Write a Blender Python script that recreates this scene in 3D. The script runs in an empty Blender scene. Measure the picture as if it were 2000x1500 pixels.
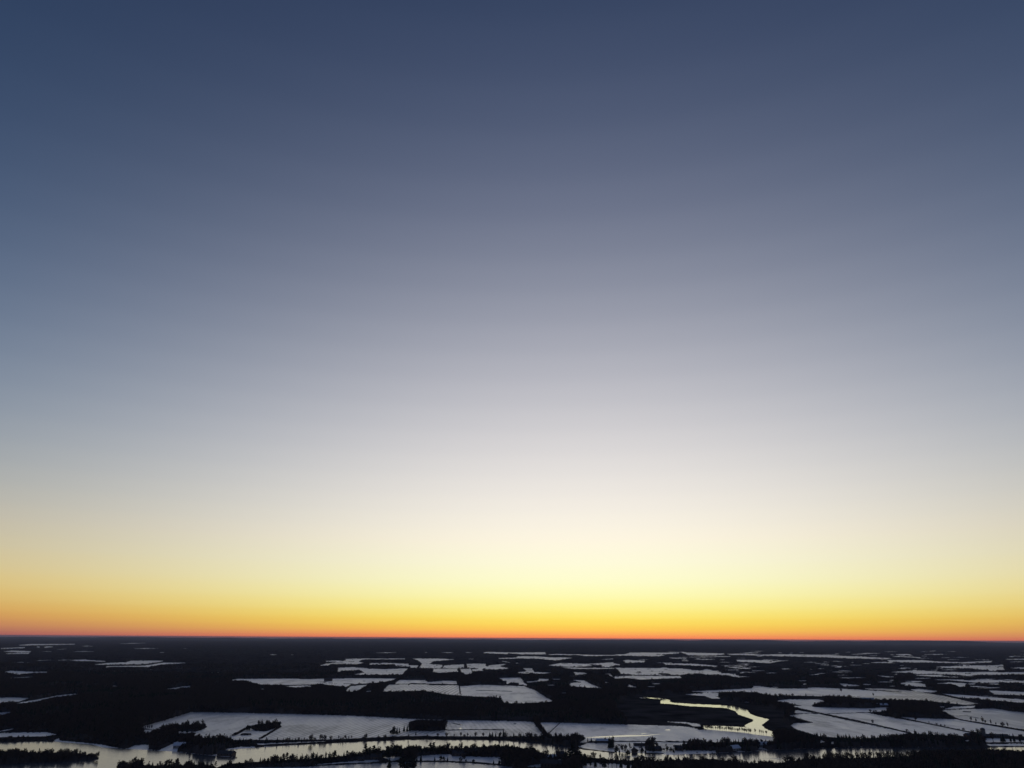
import bpy, math, random
import numpy as np
from mathutils import Matrix, Vector

# ------------------------------------------------------------------ camera, sky, exposure
R = math.radians
SC = bpy.context.scene
COL = SC.collection
F, PITCH, ROLL, CAMH = 1410.0, math.atan((1246.3 - 750.0) / 1410.0), R(0.335), 120.0
cam_d = bpy.data.cameras.new('camera')
cam = bpy.data.objects.new('camera', cam_d)
COL.objects.link(cam)
cam_d.sensor_width = 36.0
cam_d.lens = F / 2000.0 * 36.0
cam_d.clip_start = 1.0
cam_d.clip_end = 200000.0
cam.matrix_world = (Matrix.Translation((0, 0, CAMH)) @ Matrix.Rotation(math.pi / 2 + PITCH, 4, 'X')
                    @ Matrix.Rotation(ROLL, 4, 'Z'))
SC.camera = cam
SC.view_settings.view_transform = 'Standard'
SC.view_settings.look = 'None'
SC.view_settings.exposure = 0.0
SC.view_settings.gamma = 1.0
SC.cycles.max_bounces = 5
SC.cycles.volume_bounces = 1
SC.cycles.use_denoising = True
SC.cycles.denoising_input_passes = 'RGB_ALBEDO_NORMAL'
SC.cycles.denoising_prefilter = 'ACCURATE'

SUN_AZ = R(6.0)          # clockwise from +Y, the sun has just set behind the horizon


def lin(c):
    o = []
    for v in c:
        v = v / 255.0
        o.append(v / 12.92 if v <= 0.04045 else ((v + 0.055) / 1.055) ** 2.4)
    return o + [1.0]


# colour of the dusk sky by elevation (degrees): in the glow over the set sun, beside the glow, opposite the sun
SKY_P = [(0, (250, 128, 88)), (0.2, (258, 156, 90)), (0.5, (264, 190, 87)), (0.9, (265, 213, 91)), (1.4, (265, 229, 109)), (2.0, (264, 241, 139)),
         (2.8, (264, 249, 171)), (3.8, (263, 253, 199)), (5.2, (261.0, 251.8, 215.6)), (6, (258.7, 250.0, 220.5)), (7, (255.3, 247.2, 224.3)), (8, (251.2, 243.8, 226.2)),
         (9.2, (245.7, 239.1, 226.4)), (10.5, (239.2, 233.4, 224.9)), (12, (230.9, 226.2, 221.6)), (13.7, (221.0, 217.4, 216.4)), (15.5, (210.0, 207.6, 209.8)),
         (17.4, (198.1, 197.0, 202.1)), (19.5, (184.9, 185.1, 193.2)), (21.7, (171.2, 172.8, 183.6)), (24, (157.2, 160.1, 173.6)), (26.5, (142.5, 146.9, 163.0)),
         (29, (128.6, 134.4, 152.8)), (32, (113.1, 120.4, 141.4)), (35, (99.0, 107.7, 130.9)), (38.5, (84.3, 94.7, 119.9)), (42, (71.7, 83.4, 110.2)), (46, (59.7, 72.8, 100.7)),
         (50, (50.2, 64.5, 92.8)), (56, (40.1, 55.8, 83.6)), (62, (37, 52, 80)), (90, (30, 43, 70))]
SKY_Q = [(0, (104, 74, 94)), (0.2, (122, 80, 95)), (0.5, (153, 86, 95)), (0.9, (177, 102, 92)), (1.4, (192, 125, 88)), (2.0, (198, 144, 91)), (2.8, (201, 160, 99)),
         (3.8, (197, 167, 112)), (5.2, (185.0, 167.0, 130.8)), (6, (176.5, 164.3, 137.7)), (7, (165.8, 160.0, 143.5)), (8, (155.2, 154.9, 146.9)), (9.2, (142.9, 148.4, 148.8)),
         (10.5, (130.5, 141.2, 148.9)), (12, (117.5, 132.9, 147.4)), (13.7, (104.4, 123.9, 144.3)), (15.5, (92.3, 115.1, 140.1)), (17.4, (81.5, 106.6, 135.0)),
         (19.5, (71.6, 98.3, 129.2)), (21.7, (63.2, 90.6, 123.1)), (24, (56.2, 83.7, 117.1)), (26.5, (50.4, 77.3, 111.0)), (29, (46.2, 72.0, 105.5)), (32, (42.6, 66.9, 99.8)),
         (35, (40.2, 62.9, 95.0)), (38.5, (38.6, 59.3, 90.6)), (42, (37.7, 56.6, 87.2)), (46, (37.2, 54.4, 84.6)), (50, (36.7, 52.8, 82.9)), (56, (35.8, 51.1, 81.6)),
         (62, (37, 52, 80)), (90, (30, 43, 70))]
SKY_C = [(0, (92, 96, 116)), (3.0, (108, 105, 122)), (7.0, (114, 112, 130)), (12.0, (102, 108, 132)), (20.0, (78, 92, 120)),
         (32.0, (54, 72, 104)), (50.0, (38, 54, 85)), (90, (30, 43, 70))]

world = bpy.data.worlds.new('World')
SC.world = world
world.use_nodes = True
nt = world.node_tree
nt.nodes.clear()


def N(tree, typ, **kw):
    n = tree.nodes.new(typ)
    for k, v in kw.items():
        setattr(n, k, v)
    return n


def M(tree, op, a, b=None, clamp=False):
    n = tree.nodes.new('ShaderNodeMath')
    n.operation = op
    n.use_clamp = clamp
    for i, v in enumerate((a, b)):
        if v is None:
            continue
        if isinstance(v, (int, float)):
            n.inputs[i].default_value = v
        else:
            tree.links.new(v, n.inputs[i])
    return n.outputs[0]


def ramp(tree, fac, stops, interp='LINEAR'):
    n = tree.nodes.new('ShaderNodeValToRGB')
    cr = n.color_ramp
    cr.interpolation = interp
    while len(cr.elements) < len(stops):
        cr.elements.new(0.5)
    for e, (p, c) in zip(cr.elements, stops):
        e.position = p
        e.color = c
    tree.links.new(fac, n.inputs[0])
    return n.outputs[0]


def mixc(tree, fac, a, b):
    n = tree.nodes.new('ShaderNodeMix')
    n.data_type = 'RGBA'
    if isinstance(fac, (int, float)):
        n.inputs[0].default_value = fac
    else:
        tree.links.new(fac, n.inputs[0])
    for i, v in ((6, a), (7, b)):
        if isinstance(v, (tuple, list)):
            n.inputs[i].default_value = v
        else:
            tree.links.new(v, n.inputs[i])
    return n.outputs[2]


tc = N(nt, 'ShaderNodeTexCoord')
sep = N(nt, 'ShaderNodeSeparateXYZ')
nt.links.new(tc.outputs['Generated'], sep.inputs[0])
sx, sy, sz = sep.outputs
el = M(nt, 'MULTIPLY', M(nt, 'ARCSINE', sz), 2 / math.pi)
elp = M(nt, 'POWER', M(nt, 'MAXIMUM', el, 0.0), 0.5)
hor = M(nt, 'SQRT', M(nt, 'ADD', M(nt, 'MULTIPLY', sx, sx), M(nt, 'MULTIPLY', sy, sy)))
dot = M(nt, 'ADD', M(nt, 'MULTIPLY', sx, math.sin(SUN_AZ)), M(nt, 'MULTIPLY', sy, math.cos(SUN_AZ)))
cosaz = M(nt, 'MINIMUM', M(nt, 'DIVIDE', dot, M(nt, 'MAXIMUM', hor, 1e-4)), 1.0)
az = M(nt, 'ARCCOSINE', cosaz)
glow = M(nt, 'POWER', M(nt, 'MULTIPLY', M(nt, 'ADD', cosaz, 1.0), 0.5, clamp=True), 10.0)
away = N(nt, 'ShaderNodeMapRange', interpolation_type='SMOOTHSTEP')
nt.links.new(az, away.inputs['Value'])
away.inputs['From Min'].default_value = R(50.0)
away.inputs['From Max'].default_value = R(150.0)


def sky_ramp(tab):
    return ramp(nt, elp, [(math.sqrt(e / 90.0), lin(c)) for e, c in tab], 'CARDINAL')


rest = mixc(nt, away.outputs[0], sky_ramp(SKY_Q), sky_ramp(SKY_C))
abc = mixc(nt, glow, rest, sky_ramp(SKY_P))
bg = N(nt, 'ShaderNodeBackground')
bg.inputs['Strength'].default_value = 1.0
nt.links.new(abc, bg.inputs['Color'])
wo = N(nt, 'ShaderNodeOutputWorld')
nt.links.new(bg.outputs[0], wo.inputs['Surface'])

# ------------------------------------------------------------------ helpers
rng = np.random.default_rng(11)
random.seed(5)
cp, sp_, cr_, sr_ = math.cos(PITCH), math.sin(PITCH), math.cos(ROLL), math.sin(ROLL)


def ray(x, y):
    """direction of a point of the 2000x1500 photograph"""
    a, b = (x - 1000.0) / F, (750.0 - y) / F
    r, u = a * cr_ - b * sr_, a * sr_ + b * cr_
    return r, cp - u * sp_, sp_ + u * cp


def uv(x, y):
    """ground plane in perspective form: u = X / Y, v = CAMH / Y"""
    dx, dy, dz = ray(x, y)
    return dx / dy, -dz / dy


def gp(x, y, z=0.0):
    """the place on the ground seen at x, y"""
    u, v = uv(x, y)
    v = max(v, 0.0018)
    Y = CAMH / v
    return Vector((u * Y, Y, z))


def px_to_m(x, y, px):
    """height in metres of a thing that is px photo pixels tall and stands at x, y"""
    u, v = uv(x, y)
    u2, v2 = uv(x, y - px)
    return max(0.4, CAMH * (1 - v2 / v))


def tag(o, label, cat, group=None, kind=None):
    if label:
        o['label'] = label
    if cat:
        o['category'] = cat
    if group:
        o['group'] = group
    if kind:
        o['kind'] = kind
    return o


def mesh(name, verts, faces, mats=(), smooth=False):
    m = bpy.data.meshes.new(name)
    m.from_pydata([tuple(v) for v in verts], [], [tuple(f) for f in faces])
    for x in mats:
        m.materials.append(x)
    if smooth:
        m.polygons.foreach_set('use_smooth', [True] * len(m.polygons))
    m.update()
    return m


def obj(name, me, parent=None, loc=None):
    o = bpy.data.objects.new(name, me)
    COL.objects.link(o)
    if parent is not None:
        o.parent = parent
    if loc is not None:
        o.location = loc
    return o


class MB:
    """collects verts and faces"""
    def __init__(s):
        s.v, s.f, s.mi = [], [], []

    def add(s, vs, fs, mi=0):
        n = len(s.v)
        s.v += [tuple(v) for v in vs]
        s.f += [tuple(i + n for i in f) for f in fs]
        s.mi += [mi] * len(fs)

    def box(s, x0, x1, y0, y1, z0, z1, mi=0):
        s.add([(x0, y0, z0), (x1, y0, z0), (x1, y1, z0), (x0, y1, z0), (x0, y0, z1), (x1, y0, z1), (x1, y1, z1), (x0, y1, z1)],
              [(0, 3, 2, 1), (4, 5, 6, 7), (0, 1, 5, 4), (1, 2, 6, 5), (2, 3, 7, 6), (3, 0, 4, 7)], mi)

    def tube(s, p, q, r0, r1, k=5):
        p, q = Vector(p), Vector(q)
        d = (q - p).normalized()
        a = d.orthogonal().normalized()
        b = d.cross(a)
        vs = []
        for c, r in ((p, r0), (q, r1)):
            for i in range(k):
                t = 2 * math.pi * i / k
                vs.append(c + a * (r * math.cos(t)) + b * (r * math.sin(t)))
        s.add(vs, [(i, (i + 1) % k, k + (i + 1) % k, k + i) for i in range(k)] + [tuple(range(2 * k - 1, k - 1, -1))])

    def mesh(s, name, mats, smooth=False):
        m = mesh(name, s.v, s.f, mats, smooth)
        m.polygons.foreach_set('material_index', s.mi)
        return m


# ------------------------------------------------------------------ materials
def material(name):
    m = bpy.data.materials.new(name)
    m.use_nodes = True
    t = m.node_tree
    b = t.nodes['Principled BSDF']
    return m, t, b


def noise(t, scale, detail=4.0, rough=0.55, vec=None, dim='3D'):
    n = t.nodes.new('ShaderNodeTexNoise')
    n.noise_dimensions = dim
    n.inputs['Scale'].default_value = scale
    n.inputs['Detail'].default_value = detail
    n.inputs['Roughness'].default_value = rough
    if vec is not None:
        t.links.new(vec, n.inputs['Vector'])
    return n.outputs['Fac']


def obj_coord(t, rot=0.0, scale=(1, 1, 1)):
    c = t.nodes.new('ShaderNodeTexCoord')
    mp = t.nodes.new('ShaderNodeMapping')
    mp.inputs['Rotation'].default_value = (0, 0, rot)
    mp.inputs['Scale'].default_value = scale
    t.links.new(c.outputs['Object'], mp.inputs['Vector'])
    return mp.outputs[0]


def simple(name, col, rough=0.85, var=0.35, scale=0.4, spec=0.2):
    m, t, b = material(name)
    f = noise(t, scale, vec=obj_coord(t))
    lo = [c * (1 - var) for c in col] + [1]
    hi = [c * (1 + var) for c in col] + [1]
    t.links.new(ramp(t, f, [(0.3, lo), (0.7, hi)]), b.inputs['Base Color'])
    b.inputs['Roughness'].default_value = rough
    b.inputs['Specular IOR Level'].default_value = spec
    return m


def snow_mat(name, stripes=None, dirt=0.25, rough=0.42, col=(0.93, 0.865, 0.83), stubble=(0.20, 0.16, 0.12), cover=0.0):
    """wind-packed snow; stripes = (angle, width in m, strength) shows crop rows through it"""
    m, t, b = material(name)
    vec = obj_coord(t)
    n1 = noise(t, 0.006, 6, 0.62, vec)
    n2 = noise(t, 0.11, 5, 0.6, vec)
    n3 = noise(t, 0.03, 6, 0.78, obj_coord(t, 0.35, (1.0, 0.3, 1.0)))
    mix = M(t, 'ADD', M(t, 'MULTIPLY', n1, 0.4), M(t, 'MULTIPLY', n3, 0.6))
    bare = M(t, 'MULTIPLY', M(t, 'SUBTRACT', mix, 0.49 - cover), 9.0, clamp=True)
    fac = M(t, 'MULTIPLY', bare, dirt)
    if stripes:
        ang, wid, stg = stripes
        w = t.nodes.new('ShaderNodeTexWave')
        w.wave_type = 'BANDS'
        w.bands_direction = 'X'
        w.inputs['Scale'].default_value = 0.314 / wid
        w.inputs['Distortion'].default_value = 1.2
        w.inputs['Detail'].default_value = 3.0
        w.inputs['Detail Scale'].default_value = 0.6
        t.links.new(obj_coord(t, ang), w.inputs['Vector'])
        st = M(t, 'MULTIPLY', M(t, 'POWER', w.outputs['Fac'], 2.0), stg)
        fac = M(t, 'ADD', fac, M(t, 'MULTIPLY', st, M(t, 'ADD', n1, 0.25)), clamp=True)
    c = mixc(t, fac, tuple(col) + (1,), tuple(stubble) + (1,))
    t.links.new(c, b.inputs['Base Color'])
    rr = M(t, 'ADD', M(t, 'ADD', M(t, 'MULTIPLY', n2, 0.2), M(t, 'MULTIPLY', n3, 0.6)), rough - 0.4)
    t.links.new(rr, b.inputs['Roughness'])
    b.inputs['IOR'].default_value = 1.45
    b.inputs['Specular IOR Level'].default_value = 0.9
    b.inputs['Sheen Weight'].default_value = 0.25
    b.inputs['Sheen Roughness'].default_value = 0.4
    bp = t.nodes.new('ShaderNodeBump')
    bp.inputs['Strength'].default_value = 0.12
    bp.inputs['Distance'].default_value = 0.35
    t.links.new(noise(t, 0.35, 4, 0.6, vec), bp.inputs['Height'])
    t.links.new(bp.outputs[0], b.inputs['Normal'])
    return m


def ice_mat(name, rough, col, snowy):
    m, t, b = material(name)
    vec = obj_coord(t, 0, (0.5, 1.6, 1))
    n1 = noise(t, 0.018, 6, 0.62, vec)
    n2 = noise(t, 0.15, 4, 0.6, vec)
    k = M(t, 'ADD', M(t, 'MULTIPLY', n1, 0.75), M(t, 'MULTIPLY', n2, 0.25))
    s = M(t, 'MULTIPLY', M(t, 'SUBTRACT', k, 0.60 - snowy), 7.0, clamp=True)
    t.links.new(mixc(t, s, tuple(col) + (1,), (0.62, 0.64, 0.68, 1)), b.inputs['Base Color'])
    t.links.new(M(t, 'ADD', M(t, 'MULTIPLY', s, 0.32), M(t, 'ADD', M(t, 'MULTIPLY', n2, 0.08), rough)), b.inputs['Roughness'])
    b.inputs['IOR'].default_value = 1.33
    bp = t.nodes.new('ShaderNodeBump')
    bp.inputs['Strength'].default_value = 0.10
    bp.inputs['Distance'].default_value = 0.15
    t.links.new(noise(t, 0.25, 4, 0.6, vec), bp.inputs['Height'])
    t.links.new(bp.outputs[0], b.inputs['Normal'])
    return m


SNOW = snow_mat('snow', dirt=0.62)
SNOW_ROWS = snow_mat('snow_crop_rows', stripes=(R(3), 11.0, 1.0), dirt=0.4)
SNOW_FURROW = snow_mat('snow_furrows', stripes=(R(11), 8.0, 0.9), dirt=0.5)
SNOW_ROUGH = snow_mat('snow_ploughed', stripes=(R(-8), 7.0, 0.35), dirt=0.5, cover=0.04)
STUBBLE = snow_mat('snow_stubble', stripes=(R(35), 9.0, 0.3), dirt=0.75, cover=0.12)
SNOW_EDGE_DIM = snow_mat('snow_edge_dimmed', dirt=0.55, cover=0.10, rough=0.42, stubble=(0.22, 0.20, 0.19))  # lens darkening towards the frame edge, painted in as extra stubble tone
ICE = ice_mat('river_ice', 0.11, (0.06, 0.07, 0.085), 0.0)
CREEK = ice_mat('creek_ice', 0.02, (0.14, 0.14, 0.14), -0.10)
LAKE = ice_mat('snowy_ice', 0.22, (0.30, 0.33, 0.37), 0.06)
GLAZE = ice_mat('glare_ice', 0.02, (0.42, 0.42, 0.42), -0.3)
CANOPY = simple('winter_wood', (0.046, 0.040, 0.038), 0.95, 0.85, 0.02, 0.0)
BARK = simple('bark', (0.040, 0.032, 0.027), 0.9, 0.3, 0.6, 0.05)
TWIG = simple('twigs', (0.070, 0.054, 0.045), 0.9, 0.3, 0.5, 0.05)
NEEDLE = simple('needles', (0.016, 0.024, 0.016), 0.85, 0.4, 0.8, 0.1)
BRUSH = simple('brush', (0.040, 0.031, 0.026), 0.95, 0.4, 0.3, 0.0)
EARTH = simple('bank_earth', (0.055, 0.048, 0.042), 0.95, 0.5, 0.15, 0.05)
HILL = simple('wooded_hill', (0.035, 0.032, 0.032), 1.0, 0.4, 0.002, 0.0)
WALL_D = simple('timber_siding', (0.10, 0.075, 0.06), 0.8, 0.2, 1.0)
WALL_L = simple('pale_siding', (0.30, 0.29, 0.27), 0.8, 0.12, 1.0)
WALL_R = simple('red_siding', (0.07, 0.035, 0.03), 0.8, 0.2, 1.0)
ROOFSNOW = simple('roof_snow', (0.72, 0.74, 0.78), 0.6, 0.06, 0.5, 0.3)
ROOFDARK = simple('shingles', (0.05, 0.05, 0.055), 0.8, 0.2, 1.0)
CONCRETE = simple('concrete', (0.20, 0.20, 0.20), 0.85, 0.15, 0.4)
GLASS, _t, _b = material('window_glass')
_b.inputs['Base Color'].default_value = (0.02, 0.025, 0.03, 1)
_b.inputs['Roughness'].default_value = 0.05
METAL, _t, _b = material('bare_metal_roof')
_b.inputs['Metallic'].default_value = 1.0
_b.inputs['Roughness'].default_value = 0.22
_t.links.new(ramp(_t, noise(_t, 0.4, vec=obj_coord(_t)), [(0.3, (0.55, 0.54, 0.52, 1)), (0.7, (0.72, 0.71, 0.70, 1))]), _b.inputs['Base Color'])

# ------------------------------------------------------------------ what the ground carries (photo coordinates of visible edges)
def S(i, *pts):
    """a polygon read off slice i: 5x enlargement of photo columns 400*i.. from row 1220"""
    return [(400 * i + X / 5.0, 1220 + Y / 5.0) for X, Y in pts]


def streak(i, x0, x1, y, y1=None, t=5):
    y1 = y if y1 is None else y1
    xm = (x0 + x1) / 2
    return S(i, (x0, y), (xm, (y + y1) / 2 - t / 2), (x1, y1), (xm, (y + y1) / 2 + t / 2))


FIELDS = [
    # left
    S(0, (180, 198), (300, 189), (740, 188), (740, 194), (400, 200), (180, 204)),
    S(0, (0, 229), (250, 219), (245, 229), (0, 237)), S(0, (350, 222), (360, 213), (400, 214), (395, 224)),
    S(0, (425, 222), (440, 212), (525, 213), (520, 219), (440, 226)),
    S(0, (20, 262), (120, 252), (310, 258), (300, 272), (200, 272)), S(0, (50, 280), (290, 275), (290, 285), (60, 287)),
    streak(0, 400, 520, 262), streak(0, 530, 670, 245, 235, 4), streak(0, 780, 925, 209, t=6), streak(0, 675, 950, 263, 261, 6),
    streak(0, 1135, 1450, 186, 179, 5), streak(0, 1275, 1580, 233, 231, 6), streak(0, 1550, 1612, 271, t=7),
    streak(0, 80, 320, 366, 368, 4), streak(0, 320, 520, 351, 344, 6), streak(0, 540, 700, 347, 343, 6),
    S(0, (670, 345), (830, 339), (960, 350), (1040, 352), (1035, 362), (920, 360), (850, 355), (760, 355)),
    S(0, (910, 390), (1060, 372), (1230, 365), (1280, 350), (1590, 350), (1600, 358), (1400, 387), (1230, 388), (1000, 392)),
    S(0, (1020, 418), (1040, 405), (1400, 400), (1600, 370), (1840, 372), (1600, 390), (1480, 405), (1440, 420), (1370, 412), (1100, 412)),
    streak(0, 1430, 1510, 437, t=5), streak(0, 1780, 1850, 233, t=4),
    S(0, (35, 460), (110, 447), (300, 458), (470, 458), (470, 468), (330, 470), (180, 487)),
    streak(0, 20, 420, 525, 503, 3), streak(0, 1080, 1155, 599, t=7),
    S(0, (1600, 632), (1740, 610), (1790, 600), (1890, 595), (1860, 611), (1770, 613), (1720, 627)),
    S(0, (-60, 716), (0, 712), (150, 708), (290, 715), (180, 750), (60, 757), (-60, 770)),
    S(0, (150, 768), (330, 735), (560, 690), (740, 672), (765, 678), (560, 703), (360, 746), (220, 766)),
    S(0, (-60, 862), (0, 855), (130, 848), (60, 872), (-60, 890)),
    S(0, (-60, 1062), (0, 1058), (200, 1050), (460, 1050), (560, 1070), (430, 1086), (-60, 1094)),
    streak(0, -40, 160, 1046, 1010, 9),
    # centre left, far
    streak(1, 620, 720, 293, t=7), streak(1, 830, 880, 293, t=6), streak(1, 1650, 1890, 275, 272, 5),
    S(1, (1365, 333), (1500, 330), (1960, 330), (1960, 338), (1540, 340), (1505, 358), (1560, 372), (1500, 385), (1180, 385), (1290, 362), (1370, 350)),
    S(1, (1180, 352), (1340, 348), (1300, 360), (1180, 362)), S(1, (1110, 398), (1190, 380), (1240, 392), (1190, 403)),
    S(1, (1600, 375), (1720, 372), (1660, 392), (1600, 390)),
    S(1, (1680, 390), (1740, 370), (2000, 380), (2000, 410), (1860, 405), (1850, 385), (1800, 388)),
    S(1, (1290, 420), (1420, 412), (1620, 425), (1730, 432), (1990, 425), (1930, 488), (1720, 490), (1450, 487), (1560, 465), (1500, 445), (1350, 455), (1290, 465)),
    S(1, (250, 540), (320, 528), (900, 525), (940, 532), (1300, 522), (1870, 525), (1820, 545), (1720, 560), (1600, 570), (1430, 580), (1380, 605), (1250, 590), (1100, 578), (860, 585), (540, 582), (430, 555), (400, 542), (260, 545)),
    S(1, (780, 600), (1010, 592), (1050, 600), (900, 613)), S(1, (1370, 648), (1420, 600), (1590, 585), (1500, 640), (1450, 652)),
    S(1, (1860, 565), (1900, 538), (2160, 540), (2180, 560), (2330, 545), (2470, 548), (2470, 580), (2000, 575), (1860, 575)),
    S(1, (1730, 655), (1790, 585), (2000, 582), (2480, 590), (2490, 600), (2700, 585), (2830, 588), (3120, 600), (3230, 640), (3400, 745), (3320, 755), (3040, 768), (2920, 760), (2900, 740), (2890, 710), (2640, 698), (2530, 692), (2370, 680), (2230, 655), (2120, 640), (2000, 648)),
    streak(1, 520, 600, 630, 626, 6), streak(1, 1560, 1640, 655, 645, 8),
    # centre, far
    streak(2, 140, 180, 271), streak(2, 300, 445, 272, t=6), streak(2, 530, 620, 272),
    S(2, (710, 272), (760, 265), (970, 270), (960, 290), (870, 285), (750, 280)), S(2, (970, 272), (1330, 268), (1340, 290), (1100, 290), (970, 280)),
    S(2, (1340, 290), (1480, 285), (1820, 295), (2000, 295), (2000, 304), (1720, 308), (1640, 297), (1380, 295)),
    S(2, (860, 325), (1040, 320), (1050, 308), (1250, 308), (1380, 318), (1600, 322), (1480, 345), (1400, 350), (1290, 335), (1060, 330), (870, 335)),
    S(2, (20, 330), (300, 330), (450, 338), (380, 346), (230, 358), (200, 382), (120, 378), (70, 345)),
    S(2, (0, 396), (90, 395), (75, 425), (0, 425)), streak(2, 560, 640, 335, t=5), streak(2, 880, 1000, 352, 372, 10),
    S(2, (120, 380), (330, 392), (310, 425), (85, 425)), S(2, (335, 395), (535, 385), (540, 420), (480, 425), (320, 425)),
    S(2, (550, 380), (750, 380), (760, 420), (720, 432), (560, 420)), S(2, (770, 395), (960, 380), (880, 405), (980, 425), (900, 438), (730, 440)),
    S(2, (215, 470), (235, 430), (470, 430), (480, 460), (340, 470)), S(2, (485, 430), (600, 430), (615, 480), (540, 485), (500, 465)),
    S(2, (610, 435), (710, 430), (725, 452), (615, 458)),
    S(2, (1350, 395), (1480, 372), (1700, 380), (1850, 400), (1600, 412), (1400, 405)), S(2, (1720, 380), (2000, 365), (2000, 410), (1900, 415), (1850, 395)),
    S(2, (1480, 417), (2000, 422), (2000, 435), (1600, 435)),
    S(2, (1100, 425), (1200, 425), (1220, 460), (1400, 468), (1300, 480), (1050, 475), (1060, 460), (1150, 455)),
    S(2, (1590, 460), (1740, 468), (1720, 485), (1620, 490), (1600, 470)), S(2, (1850, 340), (2000, 330), (2000, 340)),
    S(2, (1900, 475), (1970, 480), (2000, 520), (1980, 510)), streak(2, 1010, 1080, 375, t=10), streak(2, 1540, 1680, 500, t=6),
    S(2, (870, 520), (1090, 515), (1130, 570), (1150, 590), (1070, 590), (1060, 565), (990, 560), (950, 580), (920, 550)),
    S(2, (1130, 555), (1250, 545), (1260, 525), (1360, 530), (1370, 545), (1160, 565)),
    S(2, (1590, 540), (1700, 540), (1800, 590), (1890, 620), (1560, 600), (1560, 570), (1680, 560)),
    streak(2, 1330, 1430, 589), streak(2, 1890, 1950, 563, t=7), streak(2, 1460, 1560, 665, t=4), streak(2, 1370, 1550, 530, 535, 8),
    # right of centre
    S(3, (0, 290), (100, 290), (150, 272), (640, 272), (640, 282), (460, 290), (500, 300), (430, 310), (0, 302)),
    S(3, (650, 270), (1080, 280), (1080, 290), (950, 305), (720, 298)),
    S(3, (1090, 285), (1290, 282), (1430, 288), (2000, 292), (2380, 312), (2700, 325), (2640, 335), (2350, 332), (2000, 318), (1560, 308), (1340, 300), (1150, 295)),
    S(3, (520, 320), (720, 325), (700, 335), (560, 330)), streak(3, 640, 740, 352, t=7), streak(3, 760, 1000, 340, 335, 7),
    streak(3, 600, 1130, 318, 312, 6),
    S(3, (80, 348), (120, 342), (310, 352), (290, 370), (110, 375)), S(3, (1180, 340), (1400, 345), (1720, 350), (1600, 358), (1520, 378), (1380, 370), (1200, 362)),
    S(3, (0, 375), (60, 385), (60, 400), (0, 395)), S(3, (480, 378), (760, 378), (1010, 400), (1000, 410), (850, 405), (660, 395), (500, 392)),
    S(3, (0, 418), (650, 425), (840, 448), (900, 430), (1020, 460), (1180, 480), (1230, 520), (1060, 490), (880, 490), (840, 475), (680, 490), (560, 490), (470, 465), (400, 490), (220, 490), (60, 480), (30, 440)),
    S(3, (0, 500), (220, 497), (650, 500), (660, 520), (480, 525), (250, 535), (120, 520), (0, 525)),
    S(3, (1050, 405), (1180, 415), (1350, 430), (1200, 430)), streak(3, 1620, 1780, 428, 431), streak(3, 1170, 1440, 460, 466, 6),
    streak(3, 1870, 2030, 490, 487), streak(3, 1790, 1900, 547, 545), streak(3, 1030, 1130, 395, 405, 8),
    S(3, (120, 605), (140, 580), (190, 600), (230, 612)), streak(3, 300, 420, 600, 606, 6), streak(3, 360, 460, 575, t=6),
    S(3, (740, 650), (1340, 620), (1350, 598), (1420, 598), (1600, 622), (1880, 622), (1900, 612), (2000, 612), (2420, 635), (2640, 655), (2850, 690), (2500, 695), (2200, 700), (2000, 697), (1790, 690), (1600, 690), (1460, 680), (1400, 660), (1280, 655), (1100, 655), (940, 660)),
    S(3, (680, 678), (850, 670), (960, 690), (1040, 718), (960, 720), (880, 695)), S(3, (850, 662), (1020, 668), (1020, 700), (900, 682)),
    streak(3, 1260, 1330, 755, t=5), streak(3, 1530, 1620, 603, 615, 6),
    # right, far
    streak(4, 140, 215, 281), streak(4, 320, 640, 283, 278, 7), S(4, (740, 290), (860, 285), (920, 295), (800, 303)),
    S(4, (690, 310), (780, 305), (1000, 318), (980, 325)), streak(4, 1000, 1270, 291, 289, 8), S(4, (1810, 335), (2060, 331), (2060, 343), (1830, 341)),
    S(4, (660, 345), (1000, 345), (1180, 360), (1400, 365), (1700, 352), (1680, 368), (1420, 378), (1180, 372), (880, 370), (680, 365)),
    S(4, (500, 368), (640, 362), (760, 375), (500, 375)), S(4, (1130, 410), (1400, 400), (1800, 392), (1820, 440), (1700, 452), (1500, 430), (1250, 425)),
    S(4, (690, 463), (850, 450), (1000, 445), (1200, 460), (2060, 462), (2060, 486), (1400, 494), (1000, 475), (830, 470)),
    S(4, (900, 490), (1180, 490), (1280, 508), (1100, 508)), S(4, (540, 490), (620, 498), (760, 510), (650, 515)),
    S(4, (1220, 535), (1700, 538), (2060, 548), (2060, 566), (1500, 562)), S(4, (1230, 560), (1440, 572), (1420, 608), (1360, 605), (1340, 590)),
    S(4, (780, 570), (870, 560), (1040, 580), (1050, 605), (940, 600), (830, 590)), S(4, (190, 572), (330, 578), (400, 595), (240, 600)),
    S(4, (890, 632), (980, 625), (1170, 648), (1100, 660), (950, 650)), S(4, (1180, 668), (1650, 695), (2060, 735), (2060, 768), (1700, 738), (1350, 705)),
    S(4, (1650, 640), (2060, 658), (2060, 690), (1700, 678)), streak(4, 30, 330, 400, 408, 7), streak(4, 60, 340, 462, 460, 6),
    streak(4, 150, 320, 490, 495, 6), streak(4, 0, 120, 392, t=8), streak(4, 680, 760, 598, t=6), streak(4, 1450, 1640, 600, 604, 8),
    streak(4, 1500, 1700, 340, 345, 5), streak(4, 120, 260, 355, 362, 6), streak(4, 860, 1000, 425, 432, 6), streak(4, 1500, 1800, 618, 612, 7),
    streak(4, 900, 1010, 560, 555, 9), streak(4, 1130, 1230, 420, 428, 5), streak(4, 1850, 2000, 425, 415, 8),
    # dull stubble ground on the right
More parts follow.
